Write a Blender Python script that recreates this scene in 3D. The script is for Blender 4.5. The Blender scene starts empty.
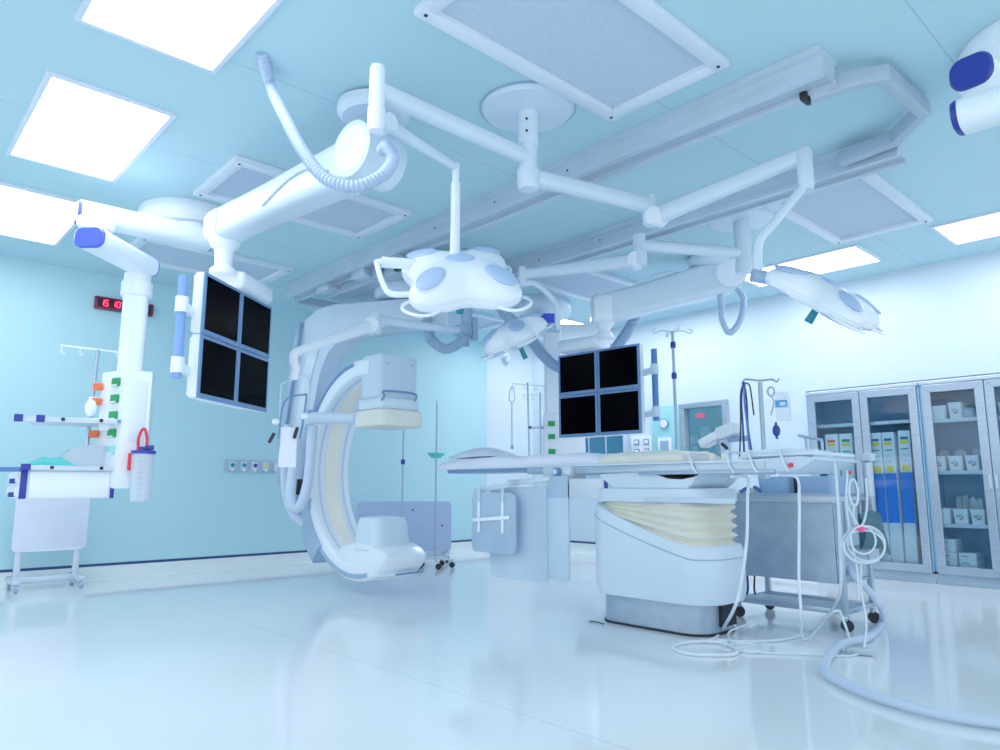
import bpy, bmesh, math, random
from mathutils import Vector, Matrix
random.seed(7)
PI = math.pi
R = math.radians
scene = bpy.context.scene
COL = scene.collection
CEIL = 2.97

# ------------------------------------------------------------------ materials
def srgb(c):
    return tuple(((x / 12.92) if x <= .04045 else ((x + .055) / 1.055) ** 2.4) for x in (v / 255 for v in c))

def mat(name, rgb, rough=.4, metal=0., spec=.5, var=.04, scale=6., emit=None, estr=0., coat=0., bump=0., bscale=80., stretch=None):
    m = bpy.data.materials.new(name); m.use_nodes = True
    nt = m.node_tree; b = nt.nodes['Principled BSDF']
    b.inputs['Roughness'].default_value = rough
    b.inputs['Metallic'].default_value = metal
    b.inputs['Specular IOR Level'].default_value = spec
    b.inputs['Coat Weight'].default_value = coat
    c = srgb(rgb)
    tc = nt.nodes.new('ShaderNodeTexCoord'); n = nt.nodes.new('ShaderNodeTexNoise')
    n.inputs['Scale'].default_value = scale; n.inputs['Detail'].default_value = 3
    src = tc.outputs['Object']
    if stretch:
        mp = nt.nodes.new('ShaderNodeMapping'); mp.inputs['Scale'].default_value = stretch
        nt.links.new(src, mp.inputs[0]); src = mp.outputs[0]
    nt.links.new(src, n.inputs['Vector'])
    r = nt.nodes.new('ShaderNodeValToRGB')
    r.color_ramp.elements[0].position = .3; r.color_ramp.elements[1].position = .7
    r.color_ramp.elements[0].color = tuple(max(0, x * (1 - var)) for x in c) + (1,)
    r.color_ramp.elements[1].color = tuple(min(1, x * (1 + var)) for x in c) + (1,)
    nt.links.new(n.outputs['Fac'], r.inputs['Fac']); nt.links.new(r.outputs['Color'], b.inputs['Base Color'])
    if bump:
        n2 = nt.nodes.new('ShaderNodeTexNoise'); n2.inputs['Scale'].default_value = bscale
        nt.links.new(tc.outputs['Object'], n2.inputs['Vector'])
        bp = nt.nodes.new('ShaderNodeBump'); bp.inputs['Strength'].default_value = bump; bp.inputs['Distance'].default_value = .01
        nt.links.new(n2.outputs['Fac'], bp.inputs['Height']); nt.links.new(bp.outputs['Normal'], b.inputs['Normal'])
    if emit:
        b.inputs['Emission Color'].default_value = srgb(emit) + (1,); b.inputs['Emission Strength'].default_value = estr
    return m

def glass(name, tint=(235, 245, 250), clear=.8, rough=.05):
    m = bpy.data.materials.new(name); m.use_nodes = True
    nt = m.node_tree; nt.nodes.remove(nt.nodes['Principled BSDF'])
    out = nt.nodes['Material Output']
    t = nt.nodes.new('ShaderNodeBsdfTransparent'); t.inputs[0].default_value = srgb(tint) + (1,)
    g = nt.nodes.new('ShaderNodeBsdfGlossy'); g.inputs['Roughness'].default_value = rough
    lw = nt.nodes.new('ShaderNodeLayerWeight'); lw.inputs[0].default_value = .25
    mr = nt.nodes.new('ShaderNodeMapRange'); mr.inputs[3].default_value = 1 - clear; mr.inputs[4].default_value = min(1, 1.5 - clear)
    n = nt.nodes.new('ShaderNodeTexNoise'); n.inputs['Scale'].default_value = 3
    mm = nt.nodes.new('ShaderNodeMath'); mm.operation = 'MULTIPLY_ADD'; mm.inputs[1].default_value = .02
    nt.links.new(n.outputs['Fac'], mm.inputs[0]); nt.links.new(lw.outputs['Fresnel'], mm.inputs[2])
    nt.links.new(mm.outputs[0], mr.inputs[0])
    x = nt.nodes.new('ShaderNodeMixShader'); nt.links.new(mr.outputs[0], x.inputs[0])
    nt.links.new(t.outputs[0], x.inputs[1]); nt.links.new(g.outputs[0], x.inputs[2])
    nt.links.new(x.outputs[0], out.inputs[0])
    return m

def plastic_clear(name, rgb, alpha=.5, rough=.3):
    m = bpy.data.materials.new(name); m.use_nodes = True
    nt = m.node_tree; b = nt.nodes['Principled BSDF']; out = nt.nodes['Material Output']
    n = nt.nodes.new('ShaderNodeTexNoise'); n.inputs['Scale'].default_value = 12
    r = nt.nodes.new('ShaderNodeValToRGB'); c = srgb(rgb)
    r.color_ramp.elements[0].color = tuple(x * .93 for x in c) + (1,); r.color_ramp.elements[1].color = c + (1,)
    nt.links.new(n.outputs['Fac'], r.inputs[0]); nt.links.new(r.outputs[0], b.inputs['Base Color'])
    b.inputs['Roughness'].default_value = rough
    t = nt.nodes.new('ShaderNodeBsdfTransparent'); x = nt.nodes.new('ShaderNodeMixShader'); x.inputs[0].default_value = alpha
    nt.links.new(t.outputs[0], x.inputs[1]); nt.links.new(b.outputs[0], x.inputs[2]); nt.links.new(x.outputs[0], out.inputs[0])
    return m

def ribbed(name, rgb, freq=260.):
    """flexible hose: fine rings from a wave along the hose (uv-free, uses a generated ring attribute)"""
    m = mat(name, rgb, .45)
    nt = m.node_tree; b = nt.nodes['Principled BSDF']
    at = nt.nodes.new('ShaderNodeAttribute'); at.attribute_name = 'along'
    mu = nt.nodes.new('ShaderNodeMath'); mu.operation = 'MULTIPLY'; mu.inputs[1].default_value = freq
    si = nt.nodes.new('ShaderNodeMath'); si.operation = 'SINE'
    nt.links.new(at.outputs['Fac'], mu.inputs[0]); nt.links.new(mu.outputs[0], si.inputs[0])
    mx = nt.nodes.new('ShaderNodeMix'); mx.data_type = 'RGBA'; mx.blend_type = 'MULTIPLY'; mx.inputs[7].default_value = (.62, .72, .84, 1)
    ra = b.inputs['Base Color'].links[0].from_node; mr = nt.nodes.new('ShaderNodeMapRange'); mr.inputs[1].default_value = -.2; nt.links.new(si.outputs[0], mr.inputs[0]); nt.links.new(mr.outputs[0], mx.inputs[0]); nt.links.new(ra.outputs[0], mx.inputs[6]); nt.links.new(mx.outputs[2], b.inputs['Base Color'])
    return m

MT = {}
def defmats():
    M_ = MT
    M_['white'] = mat('white_enamel', (232, 242, 252), .28, coat=.3, var=.015)
    M_['white_matte'] = mat('white_plastic', (222, 234, 246), .45, var=.02)
    M_['pale'] = mat('pale_blue_plastic', (196, 216, 236), .4, var=.02)
    M_['mid'] = mat('grey_blue_plastic', (150, 178, 208), .4, var=.03)
    M_['arm'] = mat('pale_arm_enamel', (205, 224, 240), .32, coat=.2, var=.02)
    M_['oval'] = mat('soft_blue_panel', (168, 194, 230), .35, var=.02)
    M_['cap'] = mat('royal_blue_cap', (70, 90, 215), .3, var=.03)
    M_['navy'] = mat('navy_cap', (22, 45, 150), .3, var=.03)
    M_['bar'] = mat('blue_bar', (120, 160, 222), .3, var=.02)
    M_['bardk'] = mat('steel_blue_bar', (70, 120, 190), .3, var=.02)
    M_['bezel'] = mat('blue_grey_bezel', (104, 142, 190), .35, var=.03)
    M_['screen'] = mat('black_screen', (2, 3, 7), .2, spec=.015, var=.1)
    M_['metal'] = mat('aluminium_rail', (196, 212, 228), .3, metal=.25, var=.04)
    M_['tray'] = mat('grey_cable_tray', (172, 190, 208), .4, metal=.15, var=.04)
    M_['steel'] = mat('brushed_steel', (172, 190, 208), .3, metal=.55, var=.08, scale=14, stretch=(1, .12, 6))
    M_['steeld'] = mat('dull_steel_sheet', (158, 178, 200), .36, metal=.4, var=.1, scale=9)
    M_['chrome'] = mat('chrome_tube', (170, 188, 208), .2, metal=.9, var=.03)
    M_['polegrey'] = mat('grey_pole', (156, 178, 204), .3, metal=.35, var=.03)
    M_['black'] = mat('black_plastic', (14, 18, 34), .4, var=.1)
    M_['rubber'] = mat('dark_rubber', (20, 26, 44), .6, var=.1)
    M_['beige'] = mat('cream_cover', (230, 230, 222), .45, var=.02)
    M_['bellows'] = mat('cream_bellows', (228, 229, 219), .55, var=.04)
    M_['strip'] = mat('cream_strip', (246, 241, 230), .4, var=.02)
    M_['det'] = mat('ivory_detector', (224, 226, 218), .45, var=.02)
    M_['apron'] = mat('lead_vinyl', (160, 188, 214), .55, var=.04, bump=.1, bscale=30)
    M_['skirt'] = mat('pale_lead_vinyl', (186, 210, 232), .5, var=.03, bump=.1, bscale=12)
    M_['cloth'] = mat('white_sheet', (226, 234, 250), .8, var=.03, bump=.35, bscale=14)
    M_['lav'] = mat('lavender_panel', (172, 192, 228), .5, var=.02)
    M_['lavl'] = mat('pale_lavender_panel', (216, 225, 243), .45, var=.02)
    M_['green'] = mat('green_outlet', (0, 150, 80), .4, var=.03)
    M_['orange'] = mat('orange_outlet', (245, 110, 55), .4, var=.03)
    M_['red'] = mat('red_plastic', (220, 35, 70), .4, var=.03)
    M_['pink'] = mat('pink_tie', (250, 90, 150), .5, var=.03)
    M_['yellow'] = mat('yellow_plastic', (235, 215, 70), .4, var=.03)
    M_['teal'] = mat('teal_plastic', (0, 130, 150), .4, var=.03)
    M_['tealpanel'] = mat('aqua_panel', (150, 216, 224), .4, var=.03)
    M_['tealcloth'] = mat('teal_cloth', (90, 205, 205), .7, var=.08, bump=.4, bscale=30)
    M_['bluebox'] = mat('bright_blue_card', (8, 122, 228), .45, var=.03)
    M_['paper'] = mat('white_card', (228, 236, 246), .5, var=.02)
    M_['dkgreen'] = mat('dark_green_sheet', (40, 92, 110), .5, var=.1)
    M_['cable'] = mat('white_cable', (216, 228, 240), .4, var=.02)
    M_['hosew'] = mat('pale_hose', (190, 208, 232), .4, var=.02)
    M_['hose'] = ribbed('ribbed_hose', (176, 198, 226), 628.)
    M_['hose2'] = ribbed('ribbed_grey_hose', (152, 180, 208), 628.)
    M_['lamp'] = mat('lit_diffuser', (255, 255, 255), .6, emit=(252, 252, 254), estr=LAMP)
    M_['lens'] = mat('lamp_lens', (176, 200, 230), .1, var=.03)
    M_['ledred'] = mat('red_led', (255, 60, 80), .4, emit=(255, 50, 90), estr=2.5)
    M_['maroon'] = mat('maroon_case', (110, 25, 60), .3, var=.05)
    M_['mesh'] = mat('perforated_mesh', (186, 204, 224), .6, var=.05, scale=60)
    M_['ventframe'] = mat('vent_frame', (216, 228, 242), .4, var=.02)
    M_['glass'] = glass('clear_glass', (236, 246, 250), .985)
    M_['winglass'] = glass('smoky_glass', (192, 222, 230), .86)
    M_['acrylic'] = glass('lead_acrylic', (225, 242, 250), .93)
    M_['clearbin'] = plastic_clear('frosted_bin', (170, 205, 240), .6)
    M_['canister'] = plastic_clear('frosted_canister', (215, 228, 245), .72)
    M_['bag'] = plastic_clear('clear_bag', (226, 238, 248), .34, .15)
    M_['tagblue'] = mat('label_blue', (70, 160, 225), .5, var=.02)
    M_['bulb'] = mat('navy_bulb', (20, 60, 150), .35, var=.05)
    M_['cabin'] = mat('cabinet_inside', (138, 186, 220), .5, metal=.0, var=.05)

# ------------------------------------------------------------------ mesh builder
class MB:
    def __init__(s, T=None):
        s.bm = bmesh.new(); s.T = T or Matrix(); s.along = {}
    def v(s, p): return s.bm.verts.new(s.T @ Vector(p))
    def face(s, vs):
        try: return s.bm.faces.new(vs)
        except ValueError: return None
    def box(s, c, size, rz=0, bev=0, rot=None, seg=2):
        m = Matrix.Translation(Vector(c)) @ (rot.to_4x4() if rot else Matrix.Rotation(rz, 4, 'Z'))
        x, y, z = (k / 2 for k in size)
        vs = [s.v(m @ Vector(p)) for p in ((-x, -y, -z), (x, -y, -z), (x, y, -z), (-x, y, -z), (-x, -y, z), (x, -y, z), (x, y, z), (-x, y, z))]
        fs = [s.face([vs[i] for i in q]) for q in ((3, 2, 1, 0), (4, 5, 6, 7), (0, 1, 5, 4), (1, 2, 6, 5), (2, 3, 7, 6), (3, 0, 4, 7))]
        if bev:
            es = list({e for f in fs for e in f.edges})
            bmesh.ops.bevel(s.bm, geom=es, offset=min(bev, x * .95, y * .95, z * .95), segments=seg, affect='EDGES', profile=.5)
        return s
    def bar(s, p0, p1, w, h, bev=0, up=(0, 0, 1)):
        p0, p1 = Vector(p0), Vector(p1); d = p1 - p0
        y = d.normalized(); u = Vector(up)
        if abs(y.dot(u)) > .98: u = Vector((1, 0, 0))
        x = y.cross(u).normalized(); z = x.cross(y).normalized()
        rot = Matrix((x, y, z)).transposed()
        return s.box((p0 + p1) / 2, (w, d.length, h), bev=bev, rot=rot)
    def _frame(s, d):
        d = d.normalized(); u = Vector((0, 0, 1)) if abs(d.z) < .95 else Vector((1, 0, 0))
        a = d.cross(u).normalized(); return a, d.cross(a).normalized()
    def cyl(s, p0, p1, r0, r1=None, seg=24, cap=True):
        p0, p1 = Vector(p0), Vector(p1); r1 = r0 if r1 is None else r1
        a, b = s._frame(p1 - p0)
        ring = lambda p, r: [s.v(p + a * (r * math.cos(t)) + b * (r * math.sin(t))) for t in (2 * PI * i / seg for i in range(seg))]
        A, B = ring(p0, r0), ring(p1, r1)
        for i in range(seg): s.face([A[i], B[i], B[(i + 1) % seg], A[(i + 1) % seg]])
        if cap: s.face(list(A)); s.face(list(reversed(B)))
        return s
    def lathe(s, prof, c=(0, 0, 0), seg=40, rot=None):
        c = Vector(c); rings = []
        for r, z in prof:
            if r < 1e-5:
                p = Vector((0, 0, z)); rings.append([s.v(c + (rot @ p if rot else p))])
            else:
                rg = []
                for i in range(seg):
                    t = 2 * PI * i / seg; p = Vector((r * math.cos(t), r * math.sin(t), z)); rg.append(s.v(c + (rot @ p if rot else p)))
                rings.append(rg)
        s._skin(rings, seg); return s
    def _skin(s, rings, seg):
        for A, B in zip(rings, rings[1:]):
            for i in range(seg):
                j = (i + 1) % seg
                if len(A) == 1 and len(B) == 1: continue
                if len(A) == 1: s.face([A[0], B[i], B[j]])
                elif len(B) == 1: s.face([A[i], B[0], A[j]])
                else: s.face([A[i], B[i], B[j], A[j]])
    def ball(s, c, rx, ry=None, rz=None, seg=24, rings=12, rot=None):
        ry = rx if ry is None else ry; rz = rx if rz is None else rz; c = Vector(c); L = []
        for k in range(rings + 1):
            f = PI * k / rings - PI / 2
            if k in (0, rings): p = Vector((0, 0, rz * math.sin(f))); L.append([s.v(c + (rot @ p if rot else p))])
            else:
                rg = []
                for i in range(seg):
                    t = 2 * PI * i / seg; p = Vector((rx * math.cos(f) * math.cos(t), ry * math.cos(f) * math.sin(t), rz * math.sin(f)))
                    rg.append(s.v(c + (rot @ p if rot else p)))
                L.append(rg)
        s._skin(L, seg); return s
    def sweep(s, prof, path, closed=False, caps=True, up=None, scales=None, along=False):
        """prof: 2-D ring; path: points; parallel-transport frames (or fixed side vector `up`)"""
        P = [Vector(p) for p in path]; n = len(P); rings = []; L = 0.; nrm = None
        for i in range(n):
            if closed: d = P[(i + 1) % n] - P[i - 1]
            else: d = P[min(i + 1, n - 1)] - P[max(i - 1, 0)]
            d.normalize()
            if up is not None:
                a = Vector(up); a = (a - d * a.dot(d)).normalized()
            elif nrm is None: a = s._frame(d)[0]
            else: a = (nrm - d * nrm.dot(d)).normalized()
            nrm = a; b = d.cross(a)
            if i: L += (P[i] - P[i - 1]).length
            k = scales[i] if scales else 1
            kx, ky = k if isinstance(k, (tuple, list)) else (k, k)
            rg = [s.v(P[i] + a * (x * kx) + b * (y * ky)) for x, y in prof]
            if along:
                for q in rg: s.along[q] = L
            rings.append(rg)
        m = len(prof)
        pairs = list(zip(rings, rings[1:])) + ([(rings[-1], rings[0])] if closed else [])
        for A, B in pairs:
            for i in range(m): s.face([A[i], A[(i + 1) % m], B[(i + 1) % m], B[i]])
        if caps and not closed: s.face(list(reversed(rings[0]))); s.face(list(rings[-1]))
        return s
    def tube(s, pts, r, seg=10, n=8, closed=False, along=False):
        path = smooth(pts, n, closed) if n > 1 else pts
        if along:          # flexible hose: evenly spaced rings, every other one narrower
            d = dense3(path, .010)
            return s.sweep([(r * math.cos(2 * PI * i / seg), r * math.sin(2 * PI * i / seg)) for i in range(seg)], d, scales=[1.0 if k % 2 else .82 for k in range(len(d))], along=True)
        return s.sweep([(r * math.cos(2 * PI * i / seg), r * math.sin(2 * PI * i / seg)) for i in range(seg)], path, closed, along=along)
    def prism(s, poly, lo, hi, axis='Z', bev=0):
        """poly in the plane across `axis`: Z -> (x,y), X -> (y,z), Y -> (x,z)"""
        f = {'Z': lambda a, b, h: (a, b, h), 'X': lambda a, b, h: (h, a, b), 'Y': lambda a, b, h: (a, h, b)}[axis]
        A = [s.v(f(a, b, lo)) for a, b in poly]; B = [s.v(f(a, b, hi)) for a, b in poly]; n = len(poly)
        fs = [s.face(list(reversed(A))), s.face(B)] + [s.face([A[i], A[(i + 1) % n], B[(i + 1) % n], B[i]]) for i in range(n)]
        if bev:
            es = list({e for f_ in fs[:2] if f_ for e in f_.edges})
            bmesh.ops.bevel(s.bm, geom=es, offset=bev, segments=2, affect='EDGES', profile=.5)
        return s
    def loft(s, rings, caps=True):
        V = [[s.v(p) for p in rg] for rg in rings]; m = len(V[0])
        for A, B in zip(V, V[1:]):
            for i in range(m): s.face([A[i], A[(i + 1) % m], B[(i + 1) % m], B[i]])
        if caps: s.face(list(reversed(V[0]))); s.face(V[-1])
        return s
    def build(s, name, material, parent=None, sharp=35, origin=None):
        bm = s.bm
        lay = bm.verts.layers.float.new('along') if s.along else None
        if lay:
            for v, l in s.along.items():
                if v.is_valid: v[lay] = l
        bmesh.ops.recalc_face_normals(bm, faces=bm.faces)
        lo = Vector((1e9,) * 3); hi = -lo
        for v in bm.verts:
            for k in range(3): lo[k] = min(lo[k], v.co[k]); hi[k] = max(hi[k], v.co[k])
        c = Vector(origin) if origin is not None else Vector(((lo.x + hi.x) / 2, (lo.y + hi.y) / 2, (lo.z + hi.z) / 2 if parent else lo.z))
        bmesh.ops.translate(bm, verts=bm.verts, vec=-c)
        me = bpy.data.meshes.new(name); bm.to_mesh(me); bm.free()
        me.polygons.foreach_set('use_smooth', [True] * len(me.polygons))
        me.set_sharp_from_angle(angle=R(sharp))
        me.materials.append(MT[material] if isinstance(material, str) else material)
        o = bpy.data.objects.new(name, me); COL.objects.link(o)
        WP[o.name] = c
        if parent: o.parent = parent; o.location = c - WP[parent.name]
        else: o.location = c
        return o
WP = {}

def smooth(pts, n=8, closed=False):
    P = [Vector(p) for p in pts]; m = len(P); out = []
    if m < 3 and not closed: return P
    rng = range(m) if closed else range(m - 1)
    for i in rng:
        p1, p2 = P[i], P[(i + 1) % m]
        p0 = P[i - 1] if (closed or i > 0) else p1 * 2 - p2
        p3 = P[(i + 2) % m] if (closed or i + 2 < m) else p2 * 2 - p1
        for k in range(n):
            t = k / n
            out.append(.5 * ((2 * p1) + (p2 - p0) * t + (2 * p0 - 5 * p1 + 4 * p2 - p3) * t * t + (3 * p1 - p0 - 3 * p2 + p3) * t ** 3))
    if not closed: out.append(P[-1])
    return out

def dense3(P, step):
    out = [P[0]]; need = step
    for a, b in zip(P, P[1:]):
        L = (b - a).length; t = 0
        while L - t >= need: t += need; need = step; out.append(a.lerp(b, t / L))
        need -= L - t
    return out

def dense(ring, n=160):
    P = [Vector((x, y)) for x, y in ring]; P.append(P[0]); L = [0]
    for a, b in zip(P, P[1:]): L.append(L[-1] + (b - a).length)
    out = []; k = 0
    for i in range(n):
        t = L[-1] * i / n
        while L[k + 1] < t: k += 1
        q = P[k].lerp(P[k + 1], (t - L[k]) / max(1e-9, L[k + 1] - L[k])); out.append((q.x, q.y))
    return out

def rrect(w, h, r, n=4):
    r = min(r, w / 2 - 1e-4, h / 2 - 1e-4); out = []
    for cx, cy, a in ((w / 2 - r, h / 2 - r, 0), (-w / 2 + r, h / 2 - r, 90), (-w / 2 + r, -h / 2 + r, 180), (w / 2 - r, -h / 2 + r, 270)):
        for k in range(n + 1):
            t = R(a + 90 * k / n); out.append((cx + r * math.cos(t), cy + r * math.sin(t)))
    return out

def thing(name, label, cat, loc, group=None):
    o = bpy.data.objects.new(name, None); COL.objects.link(o); o.location = loc; o.empty_display_size = .1
    WP[o.name] = Vector(loc); return tag(o, label, cat, group)
def tag(o, label, cat, group=None):
    o['label'] = label; o['category'] = cat
    if group: o['group'] = group
    return o
def lab(o, label): o['label'] = label; return o
def struct(o): o['kind'] = 'structure'; return o
def RZ(deg, loc): return Matrix.Translation(Vector(loc)) @ Matrix.Rotation(R(deg), 4, 'Z')
# ------------------------------------------------------------------ the room
XR, YL = 7.45, 7.72
LAMP = 9.6
defmats()
def wallmat(name, rgb, rough, var, seam=None, spec=.4):
    m = mat(name, rgb, rough, var=var, scale=.8, spec=spec)
    if seam:
        nt = m.node_tree; b = nt.nodes['Principled BSDF']; ramp = b.inputs['Base Color'].links[0].from_node
        geo = nt.nodes.new('ShaderNodeNewGeometry'); sp = nt.nodes.new('ShaderNodeSeparateXYZ'); nt.links.new(geo.outputs['Position'], sp.inputs[0])
        fac = None
        for ax, per, off, wd in seam:
            a = nt.nodes.new('ShaderNodeMath'); a.operation = 'ADD'; a.inputs[1].default_value = off; nt.links.new(sp.outputs[ax], a.inputs[0])
            p = nt.nodes.new('ShaderNodeMath'); p.operation = 'PINGPONG'; p.inputs[1].default_value = per / 2; nt.links.new(a.outputs[0], p.inputs[0])
            l = nt.nodes.new('ShaderNodeMath'); l.operation = 'LESS_THAN'; l.inputs[1].default_value = wd; nt.links.new(p.outputs[0], l.inputs[0])
            if fac is None: fac = l
            else:
                mx = nt.nodes.new('ShaderNodeMath'); mx.operation = 'MAXIMUM'; nt.links.new(fac.outputs[0], mx.inputs[0]); nt.links.new(l.outputs[0], mx.inputs[1]); fac = mx
        dk = nt.nodes.new('ShaderNodeMix'); dk.data_type = 'RGBA'; dk.blend_type = 'MULTIPLY'
        dk.inputs[7].default_value = (.72, .78, .82, 1)
        nt.links.new(fac.outputs[0], dk.inputs[0]); nt.links.new(ramp.outputs[0], dk.inputs[6]); nt.links.new(dk.outputs[2], b.inputs['Base Color'])
    return m
MT['floor'] = wallmat('seamless_vinyl_floor', (234, 239, 243), .11, .03, [(0, 2.6, .55, .003)], .5)
MT['floor'].node_tree.nodes['Principled BSDF'].inputs['Coat Weight'].default_value = .35
MT['floor'].node_tree.nodes['Principled BSDF'].inputs['Coat Roughness'].default_value = .06
MT['ceil'] = wallmat('aqua_ceiling_panels', (180, 217, 229), .55, .01, [(1, 1.22, .35, .004)])
MT['walll'] = wallmat('aqua_wall_panels', (176, 219, 231), .45, .02)
MT['wallr'] = wallmat('lit_aqua_wall', (207, 225, 239), .45, .02)  # paler than the left wall: strong lamp light is put into the colour
MT['base'] = mat('white_coved_skirting', (222, 234, 238), .3, var=.02)
MT['stripe'] = mat('navy_stripe', (24, 58, 118), .4, var=.05)

XL0, Y0 = -3.0, -3.0
struct(MB().box((2.3, 2.5, -.05), (11.4, 11.4, .1)).build('floor', 'floor'))
struct(MB().box((2.3, 2.5, CEIL + .05), (11.4, 11.4, .1)).build('ceiling', 'ceil'))
CX1, CY1 = 6.86, 7.36           # where the chamfered corner starts on either wall
struct(MB().box(((XL0 + CX1) / 2, YL + .05, CEIL / 2), (CX1 - XL0, .1, CEIL)).build('wall_left', 'walll'))
# right wall: one piece around the cabinet niche and the window opening
NY0, NY1, NZ = 1.16, 3.30, 1.87
WY0, WY1, WZ0, WZ1 = 4.20, 4.84, .95, 1.87
w = MB()
def wpiece(y0, y1, z0, z1): w.box((XR + .05, (y0 + y1) / 2, (z0 + z1) / 2), (.1, y1 - y0, z1 - z0))
wpiece(Y0, NY0, 0, CEIL); wpiece(NY0, NY1, NZ, CEIL); wpiece(NY1, WY0, 0, CEIL); wpiece(WY0, WY1, 0, WZ0); wpiece(WY0, WY1, WZ1, CEIL); wpiece(WY1, CY1, 0, CEIL)
struct(w.build('wall_right', 'wallr'))
struct(MB().prism([(CX1, YL), (XR, CY1), (XR + .1, CY1), (XR + .1, YL + .1), (CX1, YL + .1)], 0, CEIL).build('wall_corner', 'wallr'))
# coved skirting and the navy stripe above it, following the walls
def skirting(name, pts, side, mt, z0, z1, t):
    P = [Vector((x, y, 0)) for x, y in pts]
    prof = [(0, z0), (0, z1), (t, z1), (t, z0 + (z1 - z0) * .45), (t * 1.9, z0 + (z1 - z0) * .12), (t * 3.2, z0)] if mt == 'base' else [(0, z0), (0, z1), (t, z1), (t, z0)]
    b = MB(); a, c = P; d = (c - a).normalized(); n = Vector((-d.y, d.x, 0)) * side
    rings = [[p + n * u + Vector((0, 0, z)) for u, z in prof] for p in (a, c)]
    b.loft(rings); return struct(b.build(name, mt))
segs = [((XL0, YL), (CX1, YL), -1, 'left'), ((CX1, YL), (XR, CY1), -1, 'corner'), ((XR, CY1), (XR, NY1 + .02), -1, 'right')]
for k, (a, b, sd, nm) in enumerate(segs):
    skirting('baseboard_' + nm, (a, b), sd, 'base', 0, .125, .012)
    skirting('trim_%d' % (k + 1), (a, b), sd, 'stripe', .125, .15, .006)

# window in the right wall
wf = MB(); x = XR - .012
def fr(y0, y1, z0, z1): wf.box((XR + .02, (y0 + y1) / 2, (z0 + z1) / 2), (.12, y1 - y0, z1 - z0), bev=.01)
fr(WY0, WY1, WZ1 - .07, WZ1); fr(WY0, WY1, WZ0, WZ0 + .07); fr(WY0, WY0 + .07, WZ0 + .07, WZ1 - .07); fr(WY1 - .07, WY1, WZ0 + .07, WZ1 - .07)
win = struct(wf.build('window_1', 'steel'))
MB().box((XR + .05, (WY0 + WY1) / 2, (WZ0 + WZ1) / 2), (.01, WY1 - WY0 - .13, WZ1 - WZ0 - .13)).build('window_pane', 'winglass', win)
for k, (yy, zz, ww, hh) in enumerate(((4.68, 1.33, .14, .10), (4.68, 1.45, .14, .10), (4.49, 1.50, .14, .24), (4.28, 1.54, .14, .14), (4.28, 1.34, .14, .14))):  # white plates behind the pane stand in for reflections in its glass
    lb_ = ('low left', 'middle left', 'tall central', 'upper right', 'low right')[k]
    tag(MB().box((XR + .466, yy + .3, zz), (.03, ww, hh), bev=.006).build('plate_reflection', 'paper'), lb_ + ' white plate standing in for a reflection in the metal framed window', 'reflection', 'reflections in the window')
tag(MB().box((XR + .466, 4.86, 1.76), (.03, .11, .05), bev=.006).build('clock_reflection', 'ledred'), 'small glowing red box behind the window standing in for the reflected clock', 'display')  # glowing box behind the pane stands in for the reflected red clock
bk = MB().box((XR + .5, (WY0 + WY1) / 2, 1.45), (.04, 1.6, 1.4)); struct(bk.build('wall_beyond', mat('dim_room_beyond', (158, 206, 214), .6)))

# ------------------------------------------------------------------ ceiling lights
L_POS = [(.89, 2.845, 'square bright ceiling light at the top left, nearest the camera'),
         (.89, 4.635, 'bright ceiling light with its whole square panel in view, between two others on the left'),
         (.89, 6.42, 'bright ceiling light at the left edge above the blue capped boom'),
         (6.655, 1.085, 'bright ceiling light cut by the right edge of the photo'),
         (6.655, 2.885, 'bright ceiling light behind the right hand surgical lamp head'),
         (6.655, 4.675, 'bright ceiling light half hidden behind the arm of the rear monitor boom'),
         (6.655, 6.465, 'bright ceiling light in the far corner behind the small lamp head')]
for x, y, lb in L_POS:
    t = thing('ceiling_light', lb, 'ceiling light', (x, y, CEIL), 'recessed ceiling lights')
    f = MB(); W, D = .58, 1.17
    for sx, sy, cx, cy in ((W + .06, .03, 0, D / 2 + .015), (W + .06, .03, 0, -D / 2 - .015), (.03, D, W / 2 + .015, 0), (.03, D, -W / 2 - .015, 0)):
        f.box((x + cx, y + cy, CEIL - .008), (sx, sy, .02), bev=.004)
    f.build('frame', 'ventframe', t)
    MB().box((x, y, CEIL - .004), (W, D, .008)).build('diffuser', 'lamp', t)

# ------------------------------------------------------------------ ceiling vents
V_POS = [(2.35, 1.99, 'large perforated ceiling vent above the first lamp ceiling plate, top centre'),
         (2.35, 4.66, 'perforated ceiling vent behind the front monitor boom arm'),
         (2.35, 6.6, 'perforated ceiling vent near the left wall past the boom arm'),
         (5.43, 1.99, 'perforated ceiling vent above the right hand lamp arm'),
         (5.43, 4.66, 'perforated ceiling vent above the rear monitor boom'),
         (5.43, 6.75, 'perforated ceiling vent in the far corner beyond the rails')]
for x, y, lb in V_POS:
    t = thing('ceiling_vent', lb, 'vent', (x, y, CEIL), 'perforated ceiling vents')
    W, D, b = 1.38, .75, .075; f = MB()
    for sx, sy, cx, cy in ((W, b, 0, D / 2 - b / 2), (W, b, 0, -D / 2 + b / 2), (b, D - 2 * b, W / 2 - b / 2, 0), (b, D - 2 * b, -W / 2 + b / 2, 0)):
        f.box((x + cx, y + cy, CEIL - .02), (sx, sy, .04), bev=.004)
    fo = f.build('frame', 'ventframe', t)
    MB().box((x, y, CEIL - .006), (W - 2 * b, D - 2 * b, .01)).build('mesh_panel', 'mesh', t)
    for sx in (-1, 1):
        for sy in (-1, 1):
            MB().cyl((x + sx * (W / 2 - .04), y + sy * (D / 2 - .04), CEIL - .04), (x + sx * (W / 2 - .04), y + sy * (D / 2 - .04), CEIL - .044), .009, seg=12).build('screw', 'black', fo)

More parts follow.
